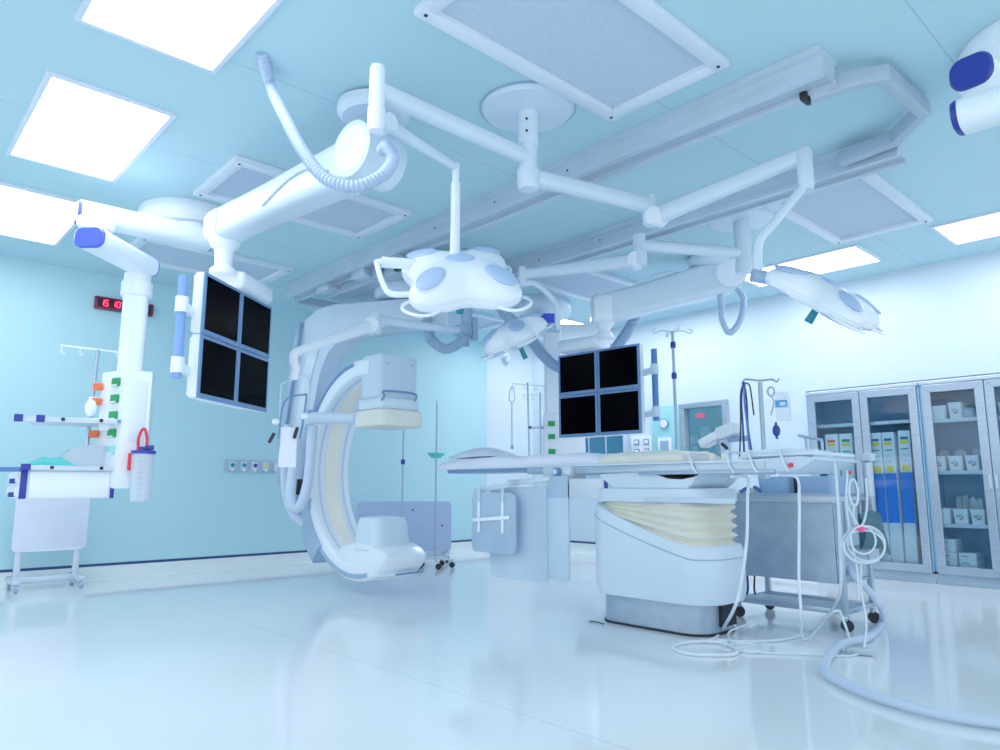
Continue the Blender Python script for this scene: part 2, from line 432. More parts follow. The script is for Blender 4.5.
# ------------------------------------------------------------------ ceiling rails
def rail(x0, y0, y1, label):
    t = thing('ceiling_rail', label, 'rail', (x0 + .1, (y0 + y1) / 2, CEIL), 'parallel ceiling rails')
    prof = [(x0, CEIL - .001), (x0, CEIL - .035), (x0 + .03, CEIL - .045), (x0 + .03, CEIL - .105), (x0 + .01, CEIL - .115), (x0 + .01, CEIL - .15), (x0 + .05, CEIL - .15), (x0 + .05, CEIL - .13),
            (x0 + .15, CEIL - .13), (x0 + .15, CEIL - .15), (x0 + .19, CEIL - .15), (x0 + .19, CEIL - .115), (x0 + .17, CEIL - .105), (x0 + .17, CEIL - .045), (x0 + .2, CEIL - .035), (x0 + .2, CEIL - .001)]
    MB().prism(prof, y0, y1, 'Y').build('beam', 'metal', t, sharp=20)
    MB().box((x0 + .1, (y0 + y1) / 2, CEIL - .128), (.09, y1 - y0 - .02, .008)).build('groove', 'tray', t)
    for k, yy in enumerate((2.9, 3.6, 4.3, 5.9)):
        MB().cyl((x0 + .028, yy, CEIL - .075), (x0 + .034, yy, CEIL - .075), .008, seg=10).build('bolt', 'black', t)
rail(3.24, 1.26, 6.8, 'thick aluminium ceiling rail nearer the camera, running from the top right')
rail(4.42, 1.32, 6.85, 'aluminium ceiling rail farther from the camera, behind the spring arm')
def channel(pts, label, plug=None):
    t = thing('cable_channel', label, 'cable channel', pts[0])
    MB().sweep(rrect(.085, .065, .008, 2), pts, up=(0, 0, 1)).build('duct', 'tray', t, sharp=25)
    if plug: MB().bar(*plug, .095, .075, bev=.012).build('end_plug', 'black', t)
    return t
channel([(3.43, 1.4, 2.84), (3.50, 1.24, 2.87), (3.60, 1.10, 2.89), (4.12, 1.08, 2.89), (4.33, 1.30, 2.88), (4.37, 1.62, 2.875)],
        'grey cable channel bridging the right ends of the two ceiling rails', ((3.42, 1.43, 2.835), (3.42, 1.39, 2.835)))
channel([(3.36, 6.79, 2.87), (3.46, 6.97, 2.87), (4.35, 6.97, 2.87), (4.5, 6.84, 2.87)],
        'grey cable channel joining the far left ends of the rails')
# ------------------------------------------------------------------ surgical lights
def basis(nrm, spin=0.):
    z = Vector(nrm).normalized(); x = Vector((0, 0, 1)).cross(z).normalized(); y = z.cross(x)
    return Matrix((x, y, z)).transposed() @ Matrix.Rotation(R(spin), 3, 'Z')
def lamp_head(parent, c, nrm, spin, rad=.35, zs=1.2):
    T = Matrix.Translation(Vector(c)) @ basis(nrm, spin).to_4x4() @ Matrix.Diagonal((1, 1, zs, 1))
    n = 96; b = MB(T); rings = []
    out = lambda t: rad * (.83 + .17 * math.cos(4 * (t - PI / 4)))
    prof = [(0, .085), (.25, .085), (.45, .08), (.62, .07), (.76, .055), (.87, .035), (.95, .01), (.99, -.015), (1.0, -.03), (.985, -.034), (.985, -.042), (.99, -.05), (.95, -.07), (.9, -.08), (.84, -.07), (.5, -.06), (0, -.06)]
    for s, z in prof:
        if s == 0: rings.append([b.v((0, 0, z))]); continue
        rings.append([b.v((s * (out(t) if s > .4 else out(t) * s / .4 + rad * .72 * (1 - s / .4)) * math.cos(t), s * (out(t) if s > .4 else out(t) * s / .4 + rad * .72 * (1 - s / .4)) * math.sin(t), z)) for t in (2 * PI * i / n for i in range(n))])
    b._skin(rings, n)
    h = b.build('lamp_head', 'white', parent, sharp=50)
    def oval(x, y, z, ang, rx, ry, tilt):
        rot = Matrix.Rotation(ang, 3, 'Z') @ Matrix.Rotation(tilt, 3, 'Y')
        MB(T).ball((x, y, z), rx, ry, .017, rot=rot, seg=32, rings=8).build('cover_panel', 'oval', h)
    oval(0, 0, .083, 0, .08, .06, 0)
    for k in range(4):
        a = PI / 4 + k * PI / 2; r = rad * .69
        oval(r * math.cos(a), r * math.sin(a), .058, a, .095, .066, .26)
        rr = rad * .62
        MB(T).lathe([(0, -.073), (.10, -.073), (.112, -.066), (.112, -.05), (0, -.05)], (rr * math.cos(a), rr * math.sin(a), -.008), 32).build('lens', 'lens', h)
        if k % 2 == 0 or True:
            if k in (0, 2, 3):
                pts = [((rad * q) * math.cos(a + d), (rad * q) * math.sin(a + d), -.06) for d, q in ((-.30, .86), (-.24, 1.03), (-.1, 1.13), (.1, 1.13), (.24, 1.03), (.30, .86))]
                MB(T).tube(pts, .008, 8).build('rim_handle', 'white', h)
    hd = MB(T).cyl((0, 0, -.05), (0, 0, -.10), .06, .05).build('handle_mount', 'pale', h)
    MB(T).cyl((0, 0, -.10), (0, 0, -.19), .019, .023).build('sterile_handle', 'teal', h)
    for i in range(2):
        MB(T).box((.0 + .05 * i, .14, .082), (.03, .012, .006)).build('display_window', 'bezel', h)
    return h, T

def plate(parent, x, y, r=.26):
    MB().lathe([(0, CEIL - .002), (r, CEIL - .002), (r, CEIL - .012), (r * .93, CEIL - .03), (r * .3, CEIL - .034), (0, CEIL - .034)], (x, y, 0), 48).build('ceiling_plate', 'arm', parent)
    MB().lathe([(0, CEIL - .001), (r * 1.04, CEIL - .001), (r * 1.04, CEIL - .010), (0, CEIL - .010)], (x, y, 0), 48).build('trim_ring', 'mid', parent)
def arm(parent, p0, p1, w, h, name='arm', m='arm', s1=1.):
    p0, p1 = Vector(p0), Vector(p1)
    path = [p0.lerp(p1, k / 6) for k in range(7)]
    MB().sweep(rrect(w, h, min(w, h) * .42, 4), path, up=Vector((0, 0, 1)).cross(p1 - p0), scales=[1 + (s1 - 1) * k / 6 for k in range(7)]).build(name, m, parent)

# light with two heads
t = thing('surgical_light', 'twin headed white surgical light hung from the ceiling plate at top centre', 'surgical light', (2.63, 2.62, CEIL), 'ceiling surgical lights')
plate(t, 2.63, 2.62)
MB().lathe([(0, 2.95), (.058, 2.95), (.058, 2.74), (.05, 2.735), (.05, 2.60), (.062, 2.595), (.062, 2.50), (.05, 2.485), (0, 2.485)], (2.63, 2.62, 0), 32).build('drop_tube', 'arm', t)
for zz in (2.87, 2.80): MB().cyl((2.582, 2.582, zz), (2.577, 2.577, zz), .007, seg=8).build('bolt', 'black', t)
J1 = (1.64, 2.61)
arm(t, (2.63, 2.62, 2.67), (1.66, 2.61, 2.67), .08, .085, 'horizontal_arm')
MB().lathe([(0, 2.79), (.032, 2.79), (.037, 2.775), (.037, 2.60), (.034, 2.595), (.034, 2.585), (.041, 2.58), (.041, 2.50), (.034, 2.47), (0, 2.465)], J1 + (0,), 28).build('joint_post', 'white', t)
E1 = (2.27, 2.81)
arm(t, (1.66, 2.615, 2.535), E1 + (2.565,), .055, .065, 'spring_arm', 'arm', .62)
MB().cyl((1.70, 2.58, 2.53), (1.69, 2.67, 2.53), .042).build('spring_joint', 'arm', t)
MB().lathe([(0, 2.585), (.02, 2.585), (.02, 2.48), (.026, 2.475), (.026, 2.02), (0, 2.02)], E1 + (0,), 20).build('drop_rod', 'white', t)
H, T = lamp_head(t, (2.29, 2.79, 1.965), (-.395, -.48, .78), 10, .365, 1.12)
hb = MB(T); hb.tube([(-.20, .10, .03), (-.40, .10, .05), (-.42, .07, .04), (-.40, -.02, -.02), (-.36, -.07, -.05), (-.22, -.08, -.05)], .015, 10, 5); hb.bar((-.22, .10, .03), (-.40, .10, .05), .03, .05, bev=.008); hb.build('side_bracket', 'white', t)
J2 = (3.58, 2.49, 2.62)[:2]
arm(t, (2.63, 2.62, 2.56), J2 + (2.62,), .085, .095, 'horizontal_arm')
MB().lathe([(0, 2.68), (.042, 2.68), (.042, 2.58), (.048, 2.575), (.048, 2.50), (.034, 2.485), (0, 2.485)], J2 + (0,), 28).build('joint_post', 'arm', t)
E2 = (3.70, 1.56)
arm(t, J2 + (2.53,), E2 + (2.665,), .08, .115, 'spring_arm', 'arm', .75)
MB().cyl((J2[0] - .05, J2[1] - .05, 2.53), (J2[0] + .05, J2[1] - .05, 2.53), .056).build('spring_joint', 'white', t)
MB().lathe([(0, 2.71), (.034, 2.70), (.042, 2.68), (.042, 2.48), (.036, 2.46), (0, 2.46)], E2 + (0,), 24).build('drop_rod', 'arm', t)
MB().tube([E2 + (2.50,), (3.66, 1.60, 2.43), (3.56, 1.69, 2.27), (3.50, 1.74, 2.18), (3.485, 1.755, 2.08), (3.485, 1.755, 1.97)], .025, 14).build('yoke', 'arm', t)
MB().cyl((3.46, 1.775, 1.98), (3.60, 1.66, 1.95), .036).build('pivot', 'mid', t)
lamp_head(t, (3.74, 1.52, 1.87), (-.045, -.63, .79), 14, .345, .85)

# light with one small head, farther back
t = thing('surgical_light', 'single headed surgical light hung from the ceiling plate right of the rails', 'surgical light', (5.04, 2.65, CEIL), 'ceiling surgical lights')
plate(t, 5.04, 2.65)
MB().lathe([(0, 2.95), (.065, 2.95), (.065, 2.76), (.058, 2.755), (.058, 2.60), (.066, 2.595), (.066, 2.52), (0, 2.51)], (5.04, 2.65, 0), 32).build('drop_tube', 'arm', t)
arm(t, (5.04, 2.65, 2.68), (4.36, 3.14, 2.71), .085, .085, 'horizontal_arm')
MB().lathe([(0, 2.79), (.05, 2.79), (.05, 2.66), (.055, 2.655), (.055, 2.55), (0, 2.54)], (4.36, 3.14, 0), 28).build('joint_post', 'arm', t)
arm(t, (4.36, 3.14, 2.59), (4.05, 4.10, 2.63), .09, .11, 'spring_arm', 'arm', .75)
MB().cyl((4.30, 3.14, 2.59), (4.40, 3.20, 2.59), .06).build('spring_joint', 'white', t)
MB().lathe([(0, 2.70), (.035, 2.69), (.035, 2.52), (0, 2.51)], (4.04, 4.10, 0), 20).build('drop_rod', 'arm', t)
MB().tube([(4.04, 4.10, 2.54), (4.11, 4.03, 2.55), (4.20, 3.95, 2.45), (4.25, 3.91, 2.36), (4.255, 3.905, 2.25), (4.255, 3.905, 2.15)], .026, 12).build('yoke', 'arm', t)
MB().cyl((4.27, 3.90, 2.16), (4.13, 4.02, 2.17), .03).build('pivot', 'mid', t)
lamp_head(t, (3.985, 4.145, 2.12), (-.50, .07, .85), 20, .29)

# ------------------------------------------------------------------ monitor booms
def monitor_boom(label, can, root, end, face, zc, scale, barside, hose, bar_mat, bank_off=(0, 0), fat=1.):
    """can: canopy xy; root/end: arm ends; face: heading (deg) the screens look to"""
    t = thing('monitor_boom', label, 'monitor boom', (can[0], can[1], CEIL), 'ceiling booms with four screens')
    MB().lathe([(0, CEIL - .001), (.17, CEIL - .001), (.20, CEIL - .02), (.20, CEIL - .06), (.17, CEIL - .09), (.1, CEIL - .095), (0, CEIL - .095)], can + (0,), 40).build('ceiling_cover', 'arm', t)
    MB().cyl(can + (CEIL - .08,), can + (root[2] + .05,), .085).build('neck', 'mid', t)
    a, b = Vector(root), Vector(end); d = (b - a); d.z = 0; d.normalize(); s = Vector((-d.y, d.x, 0))
    if s.dot(Vector((-1, -1, 0))) < 0: s = -s
    path = [a.lerp(b, k / 10) for k in range(11)]
    side = Vector((0, 0, 1)).cross(d)
    sc = [(1, 1.0)] + [(1, .98), (1, .95), (1, .92), (1, .88), (.98, .85), (.96, .83), (.95, .82), (.95, .82), (.95, .84), (.93, .84)]
    body = MB().sweep(rrect(.21 * fat, .27 * fat, .06, 5), path, up=side, scales=sc).build('arm', 'arm', t)
    # the raised crescent line along the flank
    MB().tube([a + s * .112 + d * .22 + Vector((0, 0, -.05)), a + s * .114 + d * .42 + Vector((0, 0, .02)), a + s * .112 + d * .62 + Vector((0, 0, .0)), a + s * .108 + d * .85 + Vector((0, 0, -.08))], .008, 8).build('moulding', 'pale', body)
    r = MB().cyl(a - s * .12, a + s * .135, .150, seg=48).build('root_joint', 'arm', t)
    MB().lathe([(0, .012), (.122, .012), (.136, 0), (0, 0)], a + s * .134, 48, rot=Vector((0, 0, 1)).rotation_difference(s).to_matrix()).build('round_cover', 'white', r)
    MB().sweep(rrect(.22 * fat, .23 * fat, .07, 5), [b - d * .06, b + d * .06, b + d * .10, b + d * .115], up=side, scales=[1, 1, .93, .75]).build('end_cap', 'white', t)
    e = b + Vector((0, 0, -.10))
    zb = zc + .36 * scale + .10
    MB().lathe([(0, e.z), (.10, e.z), (.09, e.z - .04), (.06, e.z - .07), (.055, zb + .06), (.085, zb + .03), (.085, zb), (0, zb)], (e.x, e.y, 0), 32).build('swivel', 'white', t)
    fx = Matrix.Translation(Vector((e.x + bank_off[0], e.y + bank_off[1], zc))) @ Matrix.Rotation(R(face) + PI / 2, 4, 'Z')   # local -y looks along `face`
    k = scale
    MB(fx).box((.24 * barside * -1, .10, .36 * k + .08), (.42 * k, .25, .125), bev=.035, seg=3).build('bracket', 'white', t)
    bp = MB(fx); bp.box((0, .055, .0), (.5 * k, .05, .70 * k), bev=.015); bp.build('back_plate', 'white_matte', t)
    for sx in (-1, 1):
        for sz in (-1, 1):
            w, h = .408 * k, .355 * k
            m = MB(fx); m.box((sx * w / 2, .004, sz * h / 2), (w - .005, .05, h - .005), bev=.006)
            mo = m.build('monitor', 'white_matte', t)
            MB(fx).box((sx * w / 2, -.024, sz * h / 2), (w - .006, .012, h - .006), bev=.004).build('bezel', 'bezel', mo)
            MB(fx).box((sx * w / 2, -.0305, sz * h / 2 + .004), (w - .056, .004, h - .056)).build('screen', 'screen', mo)
            MB(fx).box((sx * w / 2, .033, sz * h / 2), (w - .02, .03, h - .03), bev=.008).build('rear_shell', 'white_matte', mo)
    x = barside * (.408 * k + .10)
    MB(fx).tube([(x, .04, -.26 * k), (x, .04, .30 * k)], .027, 16, 1).build('grab_bar', bar_mat, t)
    for z in (-.19 * k, .14 * k):
        c = MB(fx); c.cyl((x, .04, z - .045), (x, .04, z + .045), .036); c.bar((x, .04, z), (barside * .39 * k, .05, z - .02), .05, .05, bev=.01); c.build('clamp', 'white' if bar_mat == 'bar' else 'pale', t)
    if hose: MB().tube(hose, .031, 14, 10, along=True).build('corrugated_hose', 'hose', t)
    return t
monitor_boom('front monitor boom at left, thick white arm with a ribbed hose and four black screens', (1.98, 3.18), (1.91, 3.08, 2.60), (1.71, 4.51, 2.56), -51, 1.75, 1.06, -1,
    [(1.31, 3.14, 2.97), (1.42, 3.27, 2.9), (1.42, 3.1, 2.67), (1.43, 2.9, 2.41), (1.48, 2.77, 2.25), (1.57, 2.66, 2.2), (1.68, 2.61, 2.27), (1.75, 2.63, 2.38), (1.77, 2.72, 2.48), (1.81, 2.82, 2.51)], 'bar', (.075, -.068))
monitor_boom('rear monitor boom behind the operating table, four black screens facing the camera', (5.72, 3.36), (5.87, 3.27, 2.8), (5.04, 4.05, 2.48), -176, 1.715, 1.11, 1,
    [(5.76, 3.28, 2.66), (5.78, 3.28, 2.50), (5.80, 3.29, 2.38), (5.85, 3.25, 2.26), (5.92, 3.18, 2.38), (5.95, 3.15, 2.57), (5.90, 3.20, 2.70)], 'bardk', (-.04, .04), 1.22)

# ------------------------------------------------------------------ equipment booms
def boom_arm(parent, p0, p1, w=.19, h=.135, m='white', capm='cap', ov=.10):
    a, b = Vector(p0), Vector(p1); d = (b - a).normalized(); a = a - d * ov; b = b + d * ov
    side = Vector((0, 0, 1)).cross(d)
    o = MB().sweep(rrect(w, h, .05, 5), [a.lerp(b, k / 4) for k in range(5)], up=side).build('arm', m, parent)
    for p, sg in ((a, -1), (b, 1)):
        MB().sweep(rrect(w, h, .05, 5), [p, p + d * sg * .012, p + d * sg * .022], up=side, scales=[1.01, 1.0, .9]).build('end_cap', capm, o)
def canopy(parent, x, y, r, m='white'):
    MB().lathe([(0, CEIL - .001), (r * .97, CEIL - .001), (r, CEIL - .03), (r, CEIL - .10), (r * .93, CEIL - .15), (r * .75, CEIL - .18), (r * .4, CEIL - .19), (r * .4, CEIL - .24), (0, CEIL - .245)], (x, y, 0), 48).build('ceiling_cover', m, parent)

t = thing('equipment_boom', 'white equipment boom at left with blue end caps, service head, shelf and drawers', 'equipment boom', (1.82, 5.54, CEIL), 'ceiling equipment booms')
canopy(t, 1.82, 5.54, .37)
MB().cyl((1.75, 5.25, CEIL - .2), (1.75, 5.25, 2.66), .13).build('pivot', 'white', t)
boom_arm(t, (1.69, 5.0, 2.615), (1.07, 5.03, 2.615))
MB().lathe([(0, 2.55), (.11, 2.55), (.11, 2.50), (.085, 2.49), (.085, 2.46), (.11, 2.45), (0, 2.45)], (1.05, 4.93, 2.5)[:2] + (0,), 32).build('elbow', 'white', t)
boom_arm(t, (1.06, 4.83, 2.375), (1.35, 5.1, 2.375), .19, .13)
CXB, CYB = (1.38, 5.17, 2.375)[:2]
B = RZ(-18, (CXB, CYB, 0))
MB().lathe([(0, 2.31), (.085, 2.31), (.085, 2.26), (.098, 2.25), (.098, 2.16), (.09, 2.15), (0, 2.15)], (CXB, CYB, 0), 32).build('collar', 'white', t)
MB(B).prism(rrect(.155, .155, .04), 1.6, 2.16).build('column', 'white', t)
head = MB(B).prism([(-.165, .05), (-.02, -.15), (.14, -.12), (.155, .10), (-.10, .15)], .86, 1.63, bev=.012).build('service_head', 'white', t)
fn = Vector((-.81, -.585, 0)); ft = Vector((.587, -.81, 0)); fc = Vector((-.092, -.05, 0))
frot = Matrix((ft, -fn, Vector((0, 0, 1)))).transposed()
for z, m in ((1.55, 'green'), (1.44, 'green'), (1.33, 'green'), (1.215, 'green'), (1.105, 'tealpanel')):
    o = MB(B).box(fc + ft * .045 + fn * .008 + Vector((0, 0, z)), (.075, .02, .055), bev=.004, rot=frot).build('socket_outlet', m, head)
    lab(o, 'green socket outlet' if m == 'green' else 'pale gas socket outlet')
    MB(B).box(fc + ft * .045 + fn * .019 + Vector((0, 0, z - .022)), (.05, .006, .01), rot=frot).build('outlet_label', 'paper', head)
for z in (1.53, 1.43, 1.215):
    lab(MB(B).box((-.185, .045, z), (.055, .06, .045), bev=.004).build('side_outlet', 'orange', head), 'orange side outlet')
MB(B).box((.07, -.131, 1.36), (.10, .012, .4), bev=.004, rz=.18).build('front_panel', 'white_matte', head)
MB(B).ball((-.21, -.02, 1.38), .035, .03, .055).build('valve', 'white', head)
# upper shelf
sh = MB(B); sh.box((-.30, .04, 1.285), (.53, .40, .022), bev=.006); sh = sh.build('shelf', 'white_matte', t)
MB(B).bar((-.57, -.165, 1.285), (-.02, -.165, 1.285), .014, .034, bev=.004).build('front_rail', 'metal', sh)
for x, m in ((-.575, 'navy'), (-.46, 'navy'), (-.34, 'black'), (-.13, 'black'), (-.03, 'bezel')):
    MB(B).box((x, -.17, 1.288), (.045 if m == 'navy' else .02, .03, .045 if m == 'navy' else .022), bev=.004).build('rail_clip', m, sh)
MB(B).box((-.08, -.02, 1.26), (.14, .12, .06), bev=.01).build('shelf_bracket', 'white', sh)
# drawer unit
BD = B @ Matrix.Translation(Vector((-.385, .02, 0))) @ Matrix.Rotation(R(16), 4, 'Z')
dr = MB(BD).box((.05, 0, .885), (.52, .40, .17), bev=.008).build('drawer_unit', 'white', t)
for x in (-.185, .297):
    MB(BD).box((x, -.203, .885), (.036 if x < 0 else .024, .014, .172), bev=.003).build('corner_strip', 'navy', dr)
MB(BD).box((.06, -.204, .885), (.43, .012, .155), bev=.003).build('drawer_front', 'white', dr)
MB(BD).bar((-.21, -.225, .985), (.33, -.225, .985), .014, .03, bev=.004).build('front_rail', 'metal', dr)
MB(BD).box((.05, 0, .977), (.54, .42, .016), bev=.004).build('top_plate', 'white_matte', dr)
for z in (.925, .845):
    MB(BD).box((-.215, .0, z), (.02, .36, .055), bev=.004).build('side_drawer', 'white_matte', dr)
    MB(BD).box((-.235, -.15, z - .02), (.03, .05, .03), bev=.004).build('drawer_pull', 'navy', dr)
for x, m in ((-.185, 'navy'), (-.05, 'black'), (.22, 'black'), (.325, 'bezel')):
    MB(BD).box((x, -.232, .988), (.05 if m == 'navy' else .02, .02, .04 if m == 'navy' else .02), bev=.004).build('rail_clip', m, dr)
MB(BD).bar((-.20, -.215, .975), (-.70, -.10, .972), .02, .028, bev=.006).build('side_rail', 'bardk', dr)
MB(B).box((-.06, .0, .93), (.14, .12, .10), bev=.01).build('drawer_bracket', 'white', dr)
# infusion rod of the boom
rd = MB(B); rd.cyl((-.235, .18, 1.0), (-.215, .18, 1.80), .012, seg=16); rd = rd.build('infusion_rod', 'chrome', t)
MB(B).bar((-.24, .18, 1.46), (-.07, .10, 1.45), .03, .03, bev=.006).build('rod_clamp', 'white', rd)
MB(B).cyl((-.44, .18, 1.815), (.0, .18, 1.79), .006, seg=8).build('crossbar', 'white', rd)
for x in (-.43, -.32, -.10):
    MB(B).tube([(x, .18, 1.81), (x, .18, 1.77), (x + .012, .18, 1.755), (x + .022, .18, 1.77)], .004, 6).build('hook', 'white', rd)
# hanging things
c = MB(B); c.lathe([(0, .78), (.055, .78), (.06, .80), (.068, 1.08), (0, 1.08)], (.125, -.21, 0), 28)
cn = c.build('suction_canister', 'canister', None); tag(cn, 'frosted suction canister with blue lid hung on the service head', 'canister')
MB(B).lathe([(0, 1.08), (.074, 1.08), (.074, 1.10), (.03, 1.105), (.03, 1.125), (0, 1.125)], (.125, -.21, 0), 28).build('lid', 'navy', cn)
MB(B).box((.16, -.23, 1.12), (.05, .04, .03), bev=.006).build('port', 'navy', cn)
lab(MB(B).tube([(.095, -.22, 1.10), (.09, -.22, 1.17), (.105, -.22, 1.23), (.125, -.22, 1.235), (.14, -.22, 1.17), (.138, -.22, 1.11)], .009, 8).build('tube', 'red', cn), 'red tube loop')
MB(B).box((.055, -.165, 1.03), (.035, .09, .11), bev=.006).build('bracket', 'red', cn)
for i in range(7): MB(B).box((.115, -.273 - .0012 * i, .82 + .035 * i), (.03, .004, .004)).build('scale_mark', 'mid', cn)
tr = MB(BD); P = [(-.10, .986), (-.07, 1.0), (.02, 1.06), (.08, 1.115), (.15, 1.135), (.28, 1.14), (.28, .986)]
tr.prism(P, -.13, .12, 'Y'); tag(tr.build('plastic_tray', 'canister'), 'clear slanted plastic tray standing on the boom drawer top', 'tray')
g = MB(BD); g.loft([[(-.19 + .05 * k, -.19 + .16 * j, z) for j, z in zip((0, .25, .5, .75, 1, 1, .75, .5, .25, 0), [.988 + h * .7, .99 + h, 1.0 + h, .99 + h, .988 + h * .5, .9855, .9855, .9855, .9855, .9855])] for k, h in enumerate((.005, .03, .055, .05, .06, .03, .004))])
tag(g.build('drape_pack', 'tealcloth'), 'crumpled teal sterile cloth lying on the boom drawer top beside the tray', 'cloth')

# second equipment boom behind the rear screens
t = thing('equipment_boom', 'pale equipment boom behind the rear screens with green outlets and a drawer', 'equipment boom', (5.74, 5.62, CEIL), 'ceiling equipment booms')
canopy(t, 5.74, 5.62, .42, 'arm')
MB().cyl((5.66, 5.5, CEIL - .2), (5.66, 5.5, 2.6), .13).build('pivot', 'arm', t)
boom_arm(t, (5.30, 5.20, 2.50), (5.78, 4.75, 2.50), .22, .14, 'white', 'cap')
boom_arm(t, (5.68, 5.48, 2.62), (5.36, 5.08, 2.62), .22, .10, 'arm', 'cap', .08)
B2 = RZ(-42.7, (5.36, 5.0, 0))
MB(B2).prism(rrect(.18, .18, .04), 1.55, 2.48).build('column', 'white', t)
hd = MB(B2).box((.10, 0, 1.24), (.42, .3, .74), bev=.02).build('service_head', 'white', t)
for z, xx in ((1.50, -.03), (1.37, -.03), (1.22, -.03)):
    lab(MB(B2).box((xx, -.155, z), (.07, .02, .05), bev=.004).build('socket_outlet', 'green', hd), 'green socket outlet')
d2 = MB(B2); d2.box((.27, -.12, .86), (.46, .4, .18), bev=.008); d2 = d2.build('drawer_unit', 'white', t)
for x in (.06, .48): MB(B2).box((x, -.323, .86), (.035, .012, .18), bev=.003).build('corner_strip', 'navy', d2)
MB(B2).box((.27, -.10, 1.0), (.50, .40, .02), bev=.004).build('shelf', 'white_matte', t)
# third boom entering at the top right corner
t = thing('equipment_boom', 'boom with navy end caps reaching in at the top right corner of the photo', 'equipment boom', (2.95, .1, CEIL), 'ceiling equipment booms')
UE = (4.0, 0.52, 2.71)
canopy(t, UE[0], UE[1], .36)
MB().cyl(UE[:2] + (CEIL - .2,), UE[:2] + (2.52,), .13).build('pivot', 'white', t)
boom_arm(t, UE[:2] + (2.46,), (3.07, 0.63, 2.59)[:2] + (2.46,), .15, .13, 'white', 'navy', .0)
MB().lathe([(0, 2.41), (.11, 2.41), (.11, 2.35), (.09, 2.34), (.09, 2.31), (0, 2.31)], (3.19, 0.59, 2.55)[:2] + (0,), 32).build('elbow', 'white', t)
LE = (2.95, 0.27, 2.29)
boom_arm(t, (2.94, 0.65, 2.32)[:2] + (2.23,), LE[:2] + (2.23,), .15, .115, 'white', 'navy', .0)
MB().cyl(LE[:2] + (2.2,), LE[:2] + (2.0,), .08).build('column', 'white', t)

# ------------------------------------------------------------------ C-arm scanner on the ceiling carriage
XN, XF, YC, ZC = 3.17, 3.57, 5.2, 1.03
t = thing('c_arm_scanner', 'large white C-arm X-ray scanner hanging from the ceiling rails left of the table', 'C-arm scanner', (3.9, 5.6, CEIL))
XM = (XN + XF) / 2
def cpt(phi, r, x=None, dz=0): return Vector((XM if x is None else x, YC - r * math.cos(R(phi)), ZC + r * math.sin(R(phi)) + dz))
RM, TH = .845, .15
def arc(prof, a0, a1, r, n=48, name='c_arm', m='white', x=None, par=t, caps=True):
    path = [cpt(a0 + (a1 - a0) * k / n, r, x) for k in range(n + 1)]
    return MB().sweep(prof, path, up=(1, 0, 0), caps=caps).build(name, m, par)
ca = arc(rrect(.40, TH, .035, 3), 80, 292, RM, name='c_arm', m='white')
arc(rrect(.13, .012, .004, 2), 92, 268, RM - TH / 2 - .003, name='inner_strip', m='strip', par=ca)
for sg in (-1, 1): arc(rrect(.02, .012, .003, 2), 86, 270, RM - TH / 2 - .002, name='inner_groove', m='pale', x=XM + sg * .12, par=ca)
arc(rrect(.012, .03, .003, 2), 96, 150, RM + .035, name='track_slot', m='bezel', x=XN - .004, par=ca)
arc(rrect(.012, .035, .003, 2), 222, 284, RM + .03, name='track_slot', m='mid', x=XN - .004, par=ca)
# carrying sleeve behind the C, on the near side as a darker band
sl = arc(rrect(.46, .20, .03, 3), 148, 232, RM + .10, name='sleeve', m='mid')
# detector at the upper end
dy = YC - .16
up = MB().loft([[(XM + x, dy + y * k, z) for x, y in rrect(.385, .30, .04, 3)] for z, k in ((1.60, .96), (1.66, 1), (1.90, 1.0), (1.955, .98))]).build('detector_mount', 'pale', t)
for x, z in ((-.12, 1.88), (.12, 1.89)): MB().cyl((XM + x, dy - .145, z), (XM + x, dy - .155, z), .01, seg=10).build('screw', 'mid', up)
MB().cyl((XM + .17, dy, 1.76), (XM + .20, dy, 1.76), .035).build('side_knob', 'mid', up)
de = MB().prism([(XM + x, dy + y) for x, y in rrect(.40, .36, .04, 3)], 1.50, 1.60, bev=.02).build('detector_body', 'arm', t)
MB().prism([(XM + x, dy + y) for x, y in rrect(.44, .44, .07, 4)], 1.36, 1.50, bev=.025).build('detector_face', 'det', de)
MB().tube([(XM - .18, dy - .16, 1.56), (XM - .18, dy - .2, 1.60), (XM - .17, dy - .2, 1.64), (XM + .12, dy - .2, 1.64), (XM + .13, dy - .2, 1.58)], .009, 8).build('guard_rail', 'bezel', de)
# tube housing at the lower end
MB().loft([[(XM + x * k, dy + .05 + y * k, z) for x, y in rrect(.36, .34, .08, 4)] for z, k in ((.36, 1.1), (.42, 1.04), (.58, .95), (.62, .86), (.63, .6))]).build('collimator_cover', 'arm', t)
DYT = .16
prof = [(a + DYT, b) for a, b in [(5.06, .16), (4.95, .135), (4.82, .15), (4.70, .20), (4.62, .27), (4.60, .33), (4.66, .385), (4.80, .41), (5.0, .42), (5.22, .40), (5.34, .34), (5.38, .27), (5.30, .20), (5.18, .17)]]
tb = MB().prism(prof, XM - .195, XM + .23, 'X', bev=.04).build('tube_housing', 'white', t, sharp=60)
MB().bar((XM - .02, 4.85, .18), (XM + .22, 4.83, .19), .03, .012, bev=.003).build('dark_slot', 'bezel', tb)
# handle-like clutch box on the near flank
MB().sweep(rrect(.10, .16, .045, 4), [(XN - .24, 5.74, 1.44), (XN - .14, 5.72, 1.47), (XN + .02, 5.62, 1.47), (XN + .14, 5.44, 1.46)], up=(0, 0, 1), scales=[.7, 1, 1, .95]).build('flank_cover', 'pale', t)
